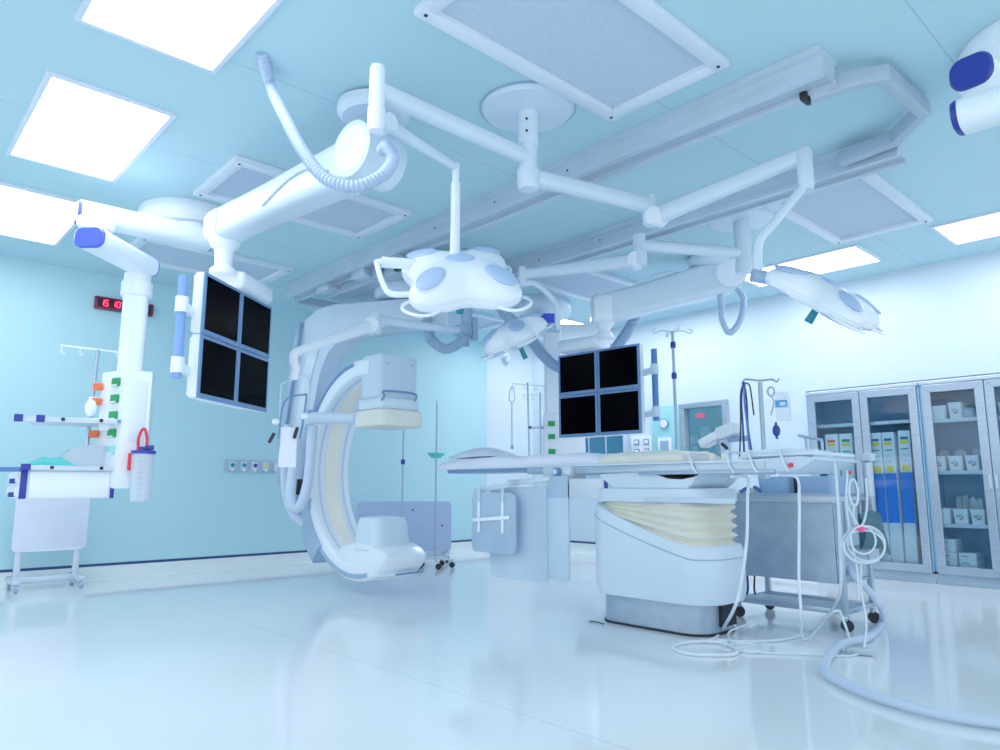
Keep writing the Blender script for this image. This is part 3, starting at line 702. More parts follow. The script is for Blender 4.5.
# carriage and L-arm
MB().box((3.92, 5.55, 2.765), (1.0, 1.45, .075), bev=.01).build('carriage', 'tray', t)
for yy in (5.0, 5.5, 6.15):
    for xx in (3.37, 4.47): MB().box((xx, yy, 2.80), (.15, .22, .09), bev=.01).build('carriage_bracket', 'metal', t)
for yy in (4.78, 4.95, 5.3): MB().box((3.385, yy, 2.76), (.05, .10, .09), bev=.006).build('roller_block', 'black' if yy == 4.95 else 'mid', t)
MB().lathe([(0, 2.73), (.34, 2.73), (.36, 2.70), (.36, 2.66), (.33, 2.63), (0, 2.63)], (3.86, 5.42, 0), 48).build('turntable', 'pale', t)
LT = Matrix.Translation(Vector((3.86, 5.42, 0))) @ Matrix.Rotation(R(121.3), 4, 'Z')
lprof = [(-.32, 2.61), (.75, 2.61), (.92, 2.57), (1.05, 2.47), (1.10, 2.32), (1.15, 1.9), (1.22, 1.3), (1.22, .80), (.95, .80), (.93, 1.5), (.88, 1.95), (.80, 2.15), (.66, 2.29), (.48, 2.35), (-.32, 2.37)]
la = MB(LT).prism(lprof, -.15, .17, 'Y', bev=.025).build('l_arm', 'pale', t, sharp=50)
MB(LT).prism([(1.07, 2.44), (1.12, 2.30), (1.17, 1.9), (1.24, 1.3), (1.24, .9), (1.19, .9), (1.19, 1.3), (1.12, 1.9), (1.07, 2.3)], -.06, .22, 'Y', bev=.01).build('edge_trim', 'mid', la, sharp=50)
MB(LT).prism([(.98, 2.2), (1.04, 1.9), (1.11, 1.3), (1.0, 1.3), (.95, 1.9), (.86, 2.2)], .165, .178, 'Y', bev=.004).build('inset_panel', 'arm', la)
MB().cyl((3.36, 6.28, ZC), (3.37, 6.05, ZC), .19).build('pivot', 'pale', t)
for pts, rr in (([(3.05, 5.75, 1.41), (3.05, 5.76, 1.24), (3.04, 5.77, 0.93), (3.0, 5.8, 0.73), (2.96, 5.84, 0.69), (2.93, 5.87, 0.78), (2.96, 5.91, 1.02), (3.0, 5.94, 1.29)], .045),
                ([(3.03, 6.18, 1.44), (3.02, 6.19, 1.12), (3.04, 6.18, 0.82), (3.09, 6.13, 0.64), (3.17, 6.06, 0.54), (3.26, 5.97, 0.5)], .042),
                ([(3.12, 6.04, 1.39), (3.12, 6.1, 1.02), (3.1, 6.12, 0.8)], .04)):
    MB().tube(pts, rr, 14, 8).build('cable_hose', 'hosew', t)
MB().box((3.05, 5.96, 0.87), (.06, .06, .14), bev=.01).build('hose_clamp', 'black', t)
MB().box((3.2, 6.0, .72), (.10, .10, .10), bev=.01).build('cable_box', 'mid', t)

# ------------------------------------------------------------------ ceiling suspended radiation shield
t = thing('shield_arm', 'jointed white arm ending in a thin wire frame in front of the scanner column', 'shield arm', (4.45, 4.72, 2.82))
MB().cyl((4.52, 4.66, 2.83), (4.52, 4.66, 2.5), .035).build('hanger', 'arm', t)
MB().bar((3.80, 4.60, 2.545), (4.56, 4.68, 2.545), .13, .07, bev=.008).build('support_beam', 'mid', t)
ps = MB(); ps.box((3.86, 4.61, 2.34), (.07, .07, .40), bev=.01); ps.box((3.83, 4.62, 2.20), (.12, .12, .09), bev=.01); ps.cyl((3.84, 4.60, 2.20), (3.84, 4.60, 2.06), .035)
ps.build('post', 'mid', t)
MB().bar((3.92, 4.58, 2.32), (3.92, 4.58, 2.12), .05, .05, bev=.006).build('post_plate', 'mid', t)
arm(t, (3.84, 4.61, 2.19), (3.04, 4.74, 2.19), .07, .07, 'horizontal_arm', 'pale')
MB().lathe([(0, 2.24), (.04, 2.24), (.045, 2.22), (.045, 2.10), (.04, 2.07), (0, 2.06)], (3.03, 4.74, 0), 24).build('joint_post', 'arm', t)
arm(t, (2.98, 4.735, 2.13), (2.33, 4.66, 1.83), .09, .10, 'spring_arm', 'white', .6)
MB().cyl((2.95, 4.69, 2.125), (3.02, 4.78, 2.125), .062).build('spring_joint', 'white', t)
MB().tube([(2.35, 4.66, 1.835), (2.31, 4.66, 1.81), (2.305, 4.66, 1.76), (2.32, 4.65, 1.70), (2.31, 4.66, 1.62)], .032, 12).build('wrist', 'white', t)
S = RZ(-40, (2.31, 4.66, 0))
MB(S).tube([(-.085, 0, 1.28), (-.085, 0, 1.55), (-.07, 0, 1.60), (.0, 0, 1.62), (.08, 0, 1.65), (.11, 0, 1.60), (.10, .0, 1.35), (.07, 0, 1.22)], .006, 8).build('wire_frame', 'arm', t)
MB(S).tube([(-.08, -.03, 1.2), (-.05, -.03, 1.46), (.08, -.03, 1.51), (.10, -.03, 1.48), (.07, -.03, 1.2)], .007, 8, 4).build('clamp_frame', 'bezel', t)
for x, z in ((-.10, 1.32), (.095, 1.36)): MB(S).ball((x, -.04, z), .028, .02, .024).build('wing_knob', 'white', t)
for a_, b_ in (((-.135, -.06, 1.17), (-.10, -.06, 1.24)), ((.035, -.06, 1.20), (.055, -.06, 1.28))): MB(S).bar(a_, b_, .022, .022, bev=.006).build('lever', 'black', t)
cl = MB(S); cl.loft([[(-.065 + .004 * math.sin(k * 1.3), -.04 + .006 * math.sin(k), z), (-.01, -.052 + .006 * math.cos(k * 1.7), z), (.05, -.04 + .004 * math.sin(k * 2), z), (.05, -.034, z), (-.01, -.044, z), (-.065, -.033, z)] for k, z in enumerate((1.28, 1.22, 1.16, 1.10, 1.04, 1.005))])
tag(cl.build('cloth', 'cloth'), 'white cloth hung over the shield frame beside the scanner column', 'cloth')
# hose loops of the ceiling carriage
tag(MB().tube([(3.52, 4.72, 2.74), (3.535, 4.745, 2.4), (3.55, 4.74, 2.20), (3.58, 4.73, 2.10), (3.66, 4.65, 2.02), (3.75, 4.58, 2.07), (3.80, 4.56, 2.13)], .048, 14, 8, along=True).build('ribbed_hose', 'hose2'),
    'short grey ribbed hose looping below the front lamp head', 'hose')
tag(MB().tube([(4.26, 4.62, 2.50), (4.33, 4.55, 2.36), (4.74, 4.74, 2.31), (4.99, 4.78, 2.15), (5.2, 4.73, 2.04), (5.42, 4.52, 2.07), (5.55, 4.34, 2.23), (5.53, 4.15, 2.38), (5.52, 4.02, 2.54), (5.48, 3.92, 2.67)], .055, 14, 8, along=True).build('ribbed_hose', 'hose2'),
    'long grey ribbed hose drooping behind the rear screens', 'hose')

# ------------------------------------------------------------------ operating table
XA, XB = 3.74, 4.26
t = thing('operating_table', 'long pale operating table on a sloped base with cream bellows', 'operating table', (4.0, 2.6, 0))
def stad(x0, x1, y0, y1, r): return [((x0 + x1) / 2 + x, (y0 + y1) / 2 + y) for x, y in rrect(x1 - x0, y1 - y0, r, 6)]
MB().prism(stad(3.79, 4.24, 2.37, 3.16, .14), .012, .19).build('plinth', 'steeld', t)
MB().prism(stad(3.78, 4.25, 2.36, 3.17, .15), 0, .014).build('plinth_skirt', 'rubber', t)
MB().box((4.05, 2.365, .11), (.16, .04, .13)).build('cable_port', 'rubber', t)
ring = dense(stad(3.73, 4.30, 2.28, 3.22, .2))
zs = lambda y: .52 + .25 * (lambda u: u * (1 - .25 * (1 - u)))(max(0, min(1, (y - 2.40) / .78)))
lo_ = [(x, y, .19) for x, y in ring]; mid_ = [(x, y, .24) for x, y in ring]
def inset(k, dz): return [(4.015 + (x - 4.015) * k, 2.735 + (y - 2.735) * k, zs(y) + dz) for x, y in ring]
sh = MB().loft([[(4.015 + (x - 4.015) * .95, 2.735 + (y - 2.735) * .965, .185) for x, y in ring], mid_, inset(1, -.075), inset(1, -.07), inset(.99, -.03), inset(.96, 0), inset(.88, 0), inset(.87, -.05)]).build('base_shroud', 'arm', t, sharp=45)
MB().sweep([(.004 * math.cos(a), .004 * math.sin(a)) for a in (0, 1.57, 3.14, 4.71)], [Vector(p) for p in inset(1.001, -.075)], closed=True).build('shroud_seam', 'mid', sh)
# bellows: folds between the sloped rim and the level cap
fold = []; NF = 5
zt = .775
for k in range(NF * 2 + 1):
    f = k / (NF * 2); s_ = (.93 if k % 2 else .83)
    rg = []
    for x, y in ring:
        b0 = zs(y) - .035; z = b0 + (zt - b0) * f
        amp = .84 + (s_ - .84) * min(1, (zt - b0) / .12)
        rg.append((4.015 + (x - 4.015) * amp, 2.735 + (y - 2.735) * amp, z))
    fold.append(rg)
MB().loft(fold).build('bellows', 'bellows', t, sharp=40)
MB().prism(stad(3.77, 4.25, 2.34, 3.14, .07), zt, .86, bev=.012).build('lift_cap', 'arm', t)
MB().box((3.765, 2.42, .79), (.012, .62, .03), bev=.003).build('cap_strip', 'pale', t)
# saddle under the top
sd = [(3.12, .965), (3.07, .93), (2.98, .862), (2.42, .862), (2.37, .90), (2.34, .945), (2.32, .95), (2.37, .92), (2.45, .905), (2.55, .92), (2.66, .955), (2.72, .965)]
MB().prism(sd, 3.76, 4.24, 'X', bev=.01).build('saddle', 'arm', t)
MB().box((4.0, 2.50, .96), (.36, .34, .03), bev=.01).build('saddle_gap_shade', 'rubber', t)  # dark block stands in for the shade in the gap under the top
# table top: dark carbon board, side rails, mattress
yl, yr = 4.86, 1.62
MB().prism([(3.76, 1.9), (4.26, 1.9), (4.26, 4.6), (4.20, 4.80), (4.10, yl), (3.92, yl), (3.82, 4.80), (3.76, 4.6)], .985, 1.012, bev=.006).build('table_board', 'bezel', t)
for x in (3.748, 4.272):
    MB().box((x, 2.83, .985), (.028, 1.85, .045), bev=.006).build('side_rail', 'steel', t)
    MB().box((x, 2.83, 1.016), (.02, 1.85, .014), bev=.003).build('rail_lip', 'arm', t)
def pad(y0, y1, h, m, name, seed=0, x0=3.77, x1=4.25, r=.05):
    rg = []; rnd = random.Random(seed)
    nn = 14
    for k in range(nn + 1):
        y = y0 + (y1 - y0) * k / nn
        e = min(1, min(k, nn - k) / 1.2); hh = h * (.55 + .45 * min(1, e)) + rnd.uniform(-.004, .004)
        wv = .006 * math.sin(k * 1.7 + seed)
        rg.append([(x0 + .005, y, 1.013), (x0 - .004, y, 1.013 + hh * .4), (x0 + .02, y, 1.013 + hh * .9), (x0 + .12, y, 1.013 + hh + wv), ((x0 + x1) / 2, y, 1.013 + hh), (x1 - .12, y, 1.013 + hh - wv), (x1 - .02, y, 1.013 + hh * .9), (x1 + .004, y, 1.013 + hh * .4), (x1 - .005, y, 1.013)])
    return MB().loft(rg).build(name, m, t, sharp=60)
lab(pad(2.45, 3.12, .086, 'beige', 'mattress', 3), 'cream mattress section')
lab(pad(3.12, 4.86, .095, 'cloth', 'mattress', 5), 'pale blue sheeted mattress section')
# control end
ce = MB().prism([(1.64, 1.035), (1.70, 1.02), (2.36, 1.02), (2.44, .99), (2.40, .955), (2.2, .945), (1.75, .945), (1.68, .985), (1.62, 1.01)], 3.74, 4.28, 'X', bev=.012).build('control_end', 'pale', t)
MB().box((4.0, 1.82, 1.045), (.50, .40, .02), bev=.006).build('control_plate', 'arm', ce)
MB().loft([[(3.78, 1.95 - y, 1.03 + z), (4.24, 1.95 - y, 1.03 + z), (4.24, 1.95 - y, 1.03), (3.78, 1.95 - y, 1.03)] for y, z in ((-.14, .005), (-.06, .045), (.18, .05), (.3, .012))]).build('control_hump', 'arm', ce)
MB().cyl((3.738, 1.76, .985), (3.728, 1.76, .985), .013, seg=16).build('stop_button', 'red', ce)
MB().tube([(4.0, 1.79, 1.04), (4.0, 1.79, 1.14), (4.0, 1.83, 1.16)], .008, 8, 3).build('handle', 'polegrey', ce)
MB().tube([(4.0, 1.7, 1.04), (4.0, 1.7, 1.12), (4.0, 1.71, 1.13), (4.0, 1.79, 1.15)], .008, 8, 4).build('handle', 'polegrey', ce)
for yy in (2.36, 2.12, 1.98, 1.80):
    MB().tube([(3.95, yy + .04, 1.07), (3.78, yy + .04, 1.07), (3.725, yy + .01, 1.05), (3.722, yy - .01, .99), (3.73, yy - .03, .95)], .007, 8).build('cable_clip', 'cable', ce)
for yy in (2.30, 2.22, 2.08): MB().box((3.86, yy, 1.045), (.03, .03, .05), bev=.006).build('plug', 'strip', ce)
MB().box((3.742, 2.3, .955), (.03, .9, .02), bev=.004).build('lower_rail', 'polegrey', ce)

# pillow mound at the head end
pl = MB(); NX, NYp = 14, 18; V = []
for i in range(NX + 1):
    row = []
    for j in range(NYp + 1):
        u, w_ = i / NX, j / NYp
        h = (math.sin(PI * min(1, max(0, u))) ** .45) * (math.sin(PI * w_) ** .7) * .085 + .004 * math.sin(9 * u + 7 * w_)
        row.append(pl.v((3.80 + .42 * u, 4.28 + .52 * w_, 1.112 + max(0, h))))
    V.append(row)
for i in range(NX):
    for j in range(NYp): pl.face([V[i][j], V[i + 1][j], V[i + 1][j + 1], V[i][j + 1]])
edge = V[0] + [V[i][-1] for i in range(1, NX + 1)] + V[-1][-2::-1] + [V[i][0] for i in range(NX - 1, 0, -1)]
pl.face(edge)
tag(pl.build('pillow', 'cloth', sharp=70), 'soft white sheet covered pillow on the head end of the operating table', 'pillow')

# lead curtain hung on the near rail
t = thing('lead_curtain', 'grey blue lead curtain panels hanging from the operating table side rail', 'lead curtain', (3.68, 3.7, .95))
def panel(y0, y1, z0, z1, x, m, name, r=.035, rz=0., th=.014):
    c = ((y0 + y1) / 2, (z0 + z1) / 2)
    T_ = Matrix.Translation(Vector((x, c[0], c[1]))) @ Matrix.Rotation(R(rz), 4, 'Z')
    return MB(T_).prism(rrect(y1 - y0, z1 - z0, r, 5), -th / 2, th / 2, 'X', bev=.004).build(name, m, t)
MB().box((3.715, 3.42, .975), (.05, .26, .07), bev=.008).build('clamp', 'metal', t)
MB().cyl((3.69, 3.40, .975), (3.655, 3.40, .975), .03).build('clamp_knob', 'bezel', t)
MB().cyl((3.66, 3.40, .975), (3.648, 3.40, .975), .017).build('knob_centre', 'arm', t)
lab(panel(3.28, 3.47, .245, .93, 3.66, 'skirt', 'curtain_panel', .03, 0), 'long pale panel below the clamp')
MB().box((3.66, 3.375, .87), (.02, .19, .15), bev=.004).build('panel_top', 'apron', t)
pc = MB(); rg = []
for k in range(13):
    y = 3.47 + .60 * k / 12; x = 3.64 + .05 * math.sin(PI * min(1, k / 7)) if k < 7 else 3.64 + .012 * (k - 7) / 5
    rg.append([(x, y, .225 - .012 * (k > 1) * (k < 11)), (x + .012, y, .225), (x + .012, y, .87), (x, y, .87)])
lab(pc.loft(rg).build('curtain_panel', 'skirt', t), 'wide pale rear panel')
MB().bar((3.66, 3.45, .93), (3.64, 3.80, .90), .03, .035, bev=.006).build('hanger_rail', 'metal', t)
ap = panel(3.72, 4.16, .395, .83, 3.575, 'apron', 'apron_panel', .05, 4, .02); lab(ap, 'grey apron panel with white straps')
MB().bar((3.57, 3.76, .885), (3.59, 4.17, .84), .02, .035, bev=.005).build('apron_rail', 'metal', t)
MB().box((3.60, 3.77, .90), (.08, .03, .05), bev=.005).build('rail_hook', 'metal', t)
for yy, xs in ((3.84, .007), (4.08, -.010)):
    MB().box((3.562 + xs, yy, .81), (.014, .028, .10), bev=.004).build('strap_clip', 'metal', t)
    MB().box((3.560 + xs, yy, .665), (.008, .026, .25), bev=.003).build('strap', 'white', t)
MB().bar((3.566, 3.765, .655), (3.541, 4.14, .625), .008, .026, bev=.003).build('strap', 'white', t)
# ------------------------------------------------------------------ instrument cart
CX0, CX1_, CYa, CYb = 4.60, 5.06, 1.87, 2.62
t = thing('instrument_cart', 'stainless steel cart with a solid front panel standing behind the table base', 'cart', (4.83, 2.25, 0))
MB().box(((CX0 + CX1_) / 2, (CYa + CYb) / 2, .795), (CX1_ - CX0, CYb - CYa, .03), bev=.006).build('top_tray', 'steel', t)
MB().box((CX0 - .006, (CYa + CYb) / 2, .80), (.016, CYb - CYa, .06), bev=.004).build('front_rim', 'steel', t)
MB().box((CX1_ - .006, (CYa + CYb) / 2, .80), (.016, CYb - CYa, .06), bev=.004).build('rear_rim', 'steel', t)
MB().box((CX0 + .008, (CYa + CYb) / 2 + .02, .53), (.012, CYb - CYa - .06, .50)).build('front_panel', 'steeld', t)
MB().box(((CX0 + CX1_) / 2, (CYa + CYb) / 2, .285), (CX1_ - CX0 - .04, CYb - CYa - .04, .015)).build('bottom_panel', 'steeld', t)
MB().box(((CX0 + CX1_) / 2, CYa + .03, .40), (CX1_ - CX0 - .08, .02, .20)).build('side_panel', 'steeld', t)
for x in (CX0 + .015, CX1_ - .02):
    for y in (CYa + .02, CYb - .02):
        MB().box((x, y, .455), (.035, .035, .71), bev=.006).build('leg', 'steel', t)
        c = MB(); c.cyl((x, y, .10), (x, y, .07), .012); c.box((x, y, .078), (.035, .03, .03), bev=.005); ca = c.build('caster', 'chrome', t)
        MB().cyl((x - .012, y - .012, .036), (x + .014, y + .005, .036), .036, seg=24).build('wheel', 'rubber', ca)
for y in (CYa + .02, CYb - .02): MB().box(((CX0 + CX1_) / 2, y, .115), (CX1_ - CX0 - .06, .03, .035), bev=.005).build('lower_bar', 'steel', t)
for x in (CX0 + .015, CX1_ - .02): MB().box((x, (CYa + CYb) / 2, .115), (.03, CYb - CYa - .06, .035), bev=.005).build('lower_bar', 'steel', t)
MB().box(((CX0 + CX1_) / 2 - .02, (CYa + CYb) / 2, .12), (.18, CYb - CYa - .06, .012)).build('lower_shelf', 'pale', t)
MB().box((CX1_ - .01, CYa - .01, .86), (.05, .05, .36), bev=.006).build('end_post', 'steel', t)
MB().box((CX1_ - .045, CYa - .03, 1.065), (.08, .08, .05), bev=.008).build('post_cap', 'metal', t)
MB().box((CX1_ - .045, CYa - .035, .92), (.09, .02, .22), bev=.004).build('end_plate', 'metal', t)
# plastic bins and packs on its top
for k, (y, l, w_) in enumerate(((2.34, .22, 'frosted blue plastic bin on the cart top, nearer the table end controls'), (2.06, .24, 'frosted blue plastic bin at the right end of the cart top'))):
    b = MB(); b.loft([[(4.80 + x * q, y + yy * q, z) for x, yy in rrect(.26, l, .03, 3)] for z, q in ((.812, .92), (.93, 1), (.94, 1.03), (.935, .97), (.82, .88))], caps=True)
    tag(b.build('plastic_bin', 'clearbin'), w_, 'bin', 'bins on the cart')
tag(MB().box((4.72, 2.19, .875), (.04, .03, .12), bev=.004).build('black_clip', 'black'), 'small black clip standing between the two blue bins', 'clip')
pk = MB(); pk.tube([(4.64, 2.56, .83), (4.65, 2.52, .86), (4.72, 2.49, .84), (4.66, 2.46, .87), (4.70, 2.42, .83)], .012, 8)
tag(pk.build('tubing_pack', 'bardk'), 'tangled blue tubing on the cart top left of the bins', 'tubing')
tag(MB().box((4.74, 2.53, .835), (.14, .14, .05), bev=.015).build('dressing_pack', 'paper'), 'white dressing pack on the cart top under the table rail', 'dressing pack')
# dark sheet hanging at the cart end
sh = MB(); ring_ = []
for k in range(9):
    f = k / 8; z = .70 - .22 * f
    ring_.append([(4.78 + .02 * math.sin(3 * f), CYa - .035 - .03 * math.sin(PI * f), z), (4.95 + .10 * f, CYa - .06 - .03 * math.sin(2 * f), z + .02 * (1 - f)), (5.10 + .14 * f, CYa - .05, z - .06 * f), (5.10 + .14 * f, CYa - .035, z - .06 * f), (4.95 + .10 * f, CYa - .045, z), (4.80, CYa - .022, z)])
tag(sh.loft(ring_).build('dark_sheet', 'dkgreen', sharp=80), 'dark teal sheet hanging at the right end of the steel cart', 'sheet')

# ------------------------------------------------------------------ poles clamped behind the table
t = thing('infusion_pole', 'infusion pole clamped behind the table end with hooks holding a bag and leads', 'infusion pole', (4.33, 2.08, .95))
pt = (4.33, 2.21, 1.54); pb = (4.33, pt[1], .93)
MB().cyl(pb, pt, .014, seg=16).build('pole', 'polegrey', t)
hk = MB(); hk.tube([(4.33, 2.34, 1.54), (4.33, 2.31, 1.57), (4.33, 2.21, 1.55), (4.33, 2.13, 1.55), (4.33, 2.1, 1.53), (4.33, 2.08, 1.55)], .006, 8, 4); hk.build('hook_bar', 'polegrey', t)
MB().box((4.315, pt[1], .955), (.05, .06, .07), bev=.01).build('clamp', 'metal', t)
rnd = random.Random(4)
ld = [('black', (743, 384), (741, 420), (739, 456), 'long black monitoring lead hanging at the left of the bundle'), ('bardk', (744, 384), (747, 425), (750, 457), 'steel blue monitoring lead hanging in the bundle'),
      ('navy', (745, 383), (743, 425), (745, 458), 'navy monitoring lead hanging in the bundle'), ('black', (746, 383), (750, 392), (753, 415), 'short black lead end hanging free right of the bundle'), ('navy', (745, 384), (748, 420), (753, 456), 'navy monitoring lead curving to the right of the bundle')]
for k, (m, a, b, c, lb) in enumerate(ld): pass
LD = [('black', [(4.31, 2.31, 1.55), (4.31, 2.34, 1.47), (4.31, 2.35, 1.27), (4.31, 2.37, 1.06)]), ('bardk', [(4.32, 2.31, 1.55), (4.32, 2.32, 1.43), (4.32, 2.31, 1.27), (4.32, 2.3, 1.06)]),
      ('navy', [(4.3, 2.31, 1.55), (4.3, 2.33, 1.43), (4.3, 2.33, 1.27), (4.3, 2.33, 1.06)]), ('black', [(4.34, 2.32, 1.55), (4.34, 2.29, 1.53), (4.34, 2.28, 1.46), (4.34, 2.27, 1.33)]),
      ('navy', [(4.33, 2.32, 1.55), (4.33, 2.31, 1.43), (4.33, 2.31, 1.25), (4.33, 2.29, 1.06)])]
for k, (m, pts) in enumerate(LD):
    tag(MB().tube(pts, .0065 if m != 'black' else .005, 8).build('monitor_lead', m), ld[k][4], 'cable', 'leads on the infusion pole')
bg = MB(); x0 = 4.31; c0 = (4.31, 2.06, 1.46); c1 = (4.31, 2.08, 1.28)
bg.loft([[(4.31 + sx, c0[1] + yy, z) for sx, yy in ((-.012 * q, -.045), (.012 * q, -.045), (.012 * q, .045), (-.012 * q, .045))] for z, q in ((c1[2], .3), (c1[2] + .03, 1), (c0[2] - .03, .8), (c0[2], .2))])
t = bg.build('infusion_bag', 'bag'); tag(t, 'clear infusion bag with a blue label hanging from the pole', 'infusion bag')
MB().box((4.294, c0[1], (c0[2] + c1[2]) / 2 + .015), (.004, .075, .045)).build('label_strip', 'tagblue', t)
MB().box((4.291, c0[1] - .01, (c0[2] + c1[2]) / 2 + .013), (.003, .035, .022)).build('label_text', 'paper', t)
lp = MB(); q = (4.31, 2.13, 1.47); lp.tube([(q[0], q[1] + .022 * math.cos(a), q[2] + .028 * math.sin(a)) for a in (2 * PI * k / 12 for k in range(12))], .006, 8, 3, closed=True)
lp.tube([(q[0], q[1], q[2] - .03), (q[0], q[1] - .015, q[2] - .07), (q[0], q[1] + .01, q[2] - .15)], .004, 6)
tag(lp.build('tubing_coil', 'mid'), 'small coil of clear tubing left of the infusion bag', 'tubing')
q = (4.31, 2.11, 1.22)
bl = MB(); bl.ball(q, .022, .024, .038); bl.cyl((q[0], q[1], q[2] + .03), (q[0], q[1], q[2] + .052), .008); bl.cyl((q[0], q[1], q[2] - .052), (q[0], q[1], q[2] - .03), .008)
tag(bl.build('pressure_bulb', 'bulb'), 'dark blue squeeze bulb hanging below the infusion bag', 'bulb')

# injector arm on the far rail
t = thing('injector', 'white angled contrast injector head on an arm behind the table', 'injector', (4.36, 2.54, 1.1))
a, b, c = (4.38, 2.68, 1.16), (4.38, 2.54, 1.22), (4.38, 2.41, 1.26)
i1 = MB(); i1.bar(a, b, .11, .06, bev=.012); i1.build('front_head', 'white', t)
MB().bar(b, c, .12, .085, bev=.012).build('rear_head', 'white_matte', t)
MB().bar((4.4, 2.57, 1.18), (4.4, 2.35, 1.19), .04, .035, bev=.006).build('support_arm', 'mid', t)
MB().cyl((4.38, 2.52, 1.18), (4.30, (4.3, 2.46, 1.03)[1], 1.0), .03, .02).build('stem', 'pale', t)
MB().bar((4.34, 2.51, 1.16), (4.34, 2.47, 1.12), .02, .02, bev=.004).build('lever', 'black', t)

# ------------------------------------------------------------------ free standing infusion stands
def stand(label, x, y, top, hooks=4, r=.013, spread=.11, basin=False, joints=()):
    t = thing('infusion_stand', label, 'infusion stand', (x, y, 0), 'infusion stands')
    MB().cyl((x, y, .09), (x, y, top), r, seg=14).build('pole', 'polegrey', t)
    for k in range(5):
        a = 2 * PI * k / 5 + .5; e = (x + .19 * math.cos(a), y + .19 * math.sin(a))
        l = MB().bar((x, y, .11), e + (.085,), .03, .022, bev=.005).build('leg', 'metal', t)
        MB().cyl((e[0] - .012, e[1] - .01, .032), (e[0] + .012, e[1] + .01, .032), .031, seg=18).build('wheel', 'rubber', l)
        MB().cyl(e + (.06,), e + (.085,), .01, seg=10).build('stem', 'chrome', l)
    for k in range(hooks):
        a = 2 * PI * k / hooks + .9; d = Vector((math.cos(a), math.sin(a), 0)); p = Vector((x, y, top - .01))
        MB().tube([p, p + d * spread * .6 + Vector((0, 0, .012)), p + d * spread + Vector((0, 0, -.012)), p + d * spread * 1.15 + Vector((0, 0, .01)), p + d * spread * .95 + Vector((0, 0, .03))], .005, 6, 5).build('hook', 'polegrey', t)
    for z in joints:
        MB().lathe([(0, z - .03), (.022, z - .028), (.026, z), (.022, z + .028), (0, z + .03)], (x, y, 0), 16).build('joint_knob', 'navy', t)
    if basin:
        MB().lathe([(0, 1.19), (.05, 1.19), (.07, 1.21), (.10, 1.235), (.10, 1.245), (0, 1.235)], (x, y, 0), 24).build('basin', 'tealcloth', t)
    return t
stand('tall infusion stand with two dark joints, right of the rear screens', 5.40, (5.4, 3.56, 2.27)[1], (5.4, 3.59, 2.26)[2], 4, .014, .16, joints=(2.13, 1.85, 1.10))
stand('thin infusion stand with a small teal basin, left of the table head end', *(4.9, 6.36, 0.73)[:2], 1.81, 2, .009, .06, True)
stand('thin infusion stand seen just under the scanner detector', *(4.69, 6.7, 0.73)[:2], 1.85, 2, .009, .06, joints=(1.15,))
# infusion rods and hanging line beside the rear boom
t = thing('rod_rack', 'twin hanging rods with crossbars beside the rear equipment boom', 'rod rack', (5.21, 5.13, 1.55))
for top, bot, l_, r_ in (((5.16, 5.17, 1.94), (5.17, 5.16, 1.04), (5.04, 5.28, 1.93), (5.29, 5.05, 1.9)), ((5.22, 5.05, 1.83), (5.22, 5.05, 1.04), (5.09, 5.17, 1.81), (5.29, 4.99, 1.8))):
    rd = MB().cyl(bot, top, .009, seg=12).build('rod', 'chrome', t)
    MB().cyl(l_, r_, .004, seg=8).build('crossbar', 'metal', rd)
    for f in (.02, .35, .68, .97):
        p = Vector(l_).lerp(Vector(r_), f)
        MB().tube([p, p + Vector((0, 0, -.035)), p + Vector((.012, -.01, -.05)), p + Vector((.022, -.02, -.035))], .0035, 6, 4).build('hook', 'metal', rd)
MB().bar((5.17, 5.16, 1.47), (5.33, 5.02, 1.48), .03, .03, bev=.006).build('clamp_bar', 'white', t)
for q in ((5.14, 5.12, 1.47), (5.22, 5.0, 1.46)): MB().ball(q, .016).build('clamp_knob', 'navy', t)
a, b = (5.03, 5.27, 1.73), (5.03, 5.27, 1.27)
li = MB(); li.cyl(b, a, .006, seg=8); li.tube([a, Vector(a) + Vector((.02, -.02, .03)), Vector(a) + Vector((.015, -.015, .11)), Vector(a) + Vector((0, 0, .17))], .005, 6); li.tube([a, Vector(a) + Vector((-.02, .02, .03)), Vector(a) + Vector((-.015, .015, .11)), Vector(a) + Vector((0, 0, .17))], .005, 6)
t = li.build('suction_line', 'polegrey'); tag(t, 'forked line with a round end hanging from the left rod crossbar', 'hanging line')
MB().ball(b, .022, .012, .022).build('round_end', 'mid', t)

# ------------------------------------------------------------------ mobile lead barriers
def barrier(label, p, ang, w, z0, z1, m, frame=True):
    t = thing('lead_barrier', label, 'barrier', (p[0], p[1], 0)); T_ = RZ(ang, (p[0], p[1], 0))
    MB(T_).prism([(x, (z0 + z1) / 2 + y) for x, y in rrect(w, z1 - z0, .05, 5)], -.014, .014, 'Y', bev=.004).build('panel', m, t)
    for sx in (-1, 1):
        l = MB(T_).box((sx * (w / 2 - .06), .03, (z0 + .05) / 2 + .06), (.05, .03, z0 + .1), bev=.005).build('upright', 'metal', t)
        MB(T_).box((sx * (w / 2 - .04), .03, .085), (.06, .36, .045), bev=.008).build('foot', 'metal', t)
        for sy in (-.13, .19):
            MB(T_).cyl((sx * (w / 2 - .04) - .012, sy, .03), (sx * (w / 2 - .04) + .012, sy, .03), .03, seg=18).build('wheel', 'mid' if frame else 'rubber', t)
    MB(T_).box((0, .03, .085), (w - .08, .04, .055), bev=.006).build('crossbar', 'metal', t)
    return T_, t
T_, t = barrier('white panelled lead barrier on a grey frame by the left wall under the boom', (1.43, 7.34), 0, .56, .32, .86, 'lavl')
T_, t = barrier('lavender lead barrier on casters behind the scanner', (5.02, 7.12), -42, 1.12, .12, .70, 'lav', False)
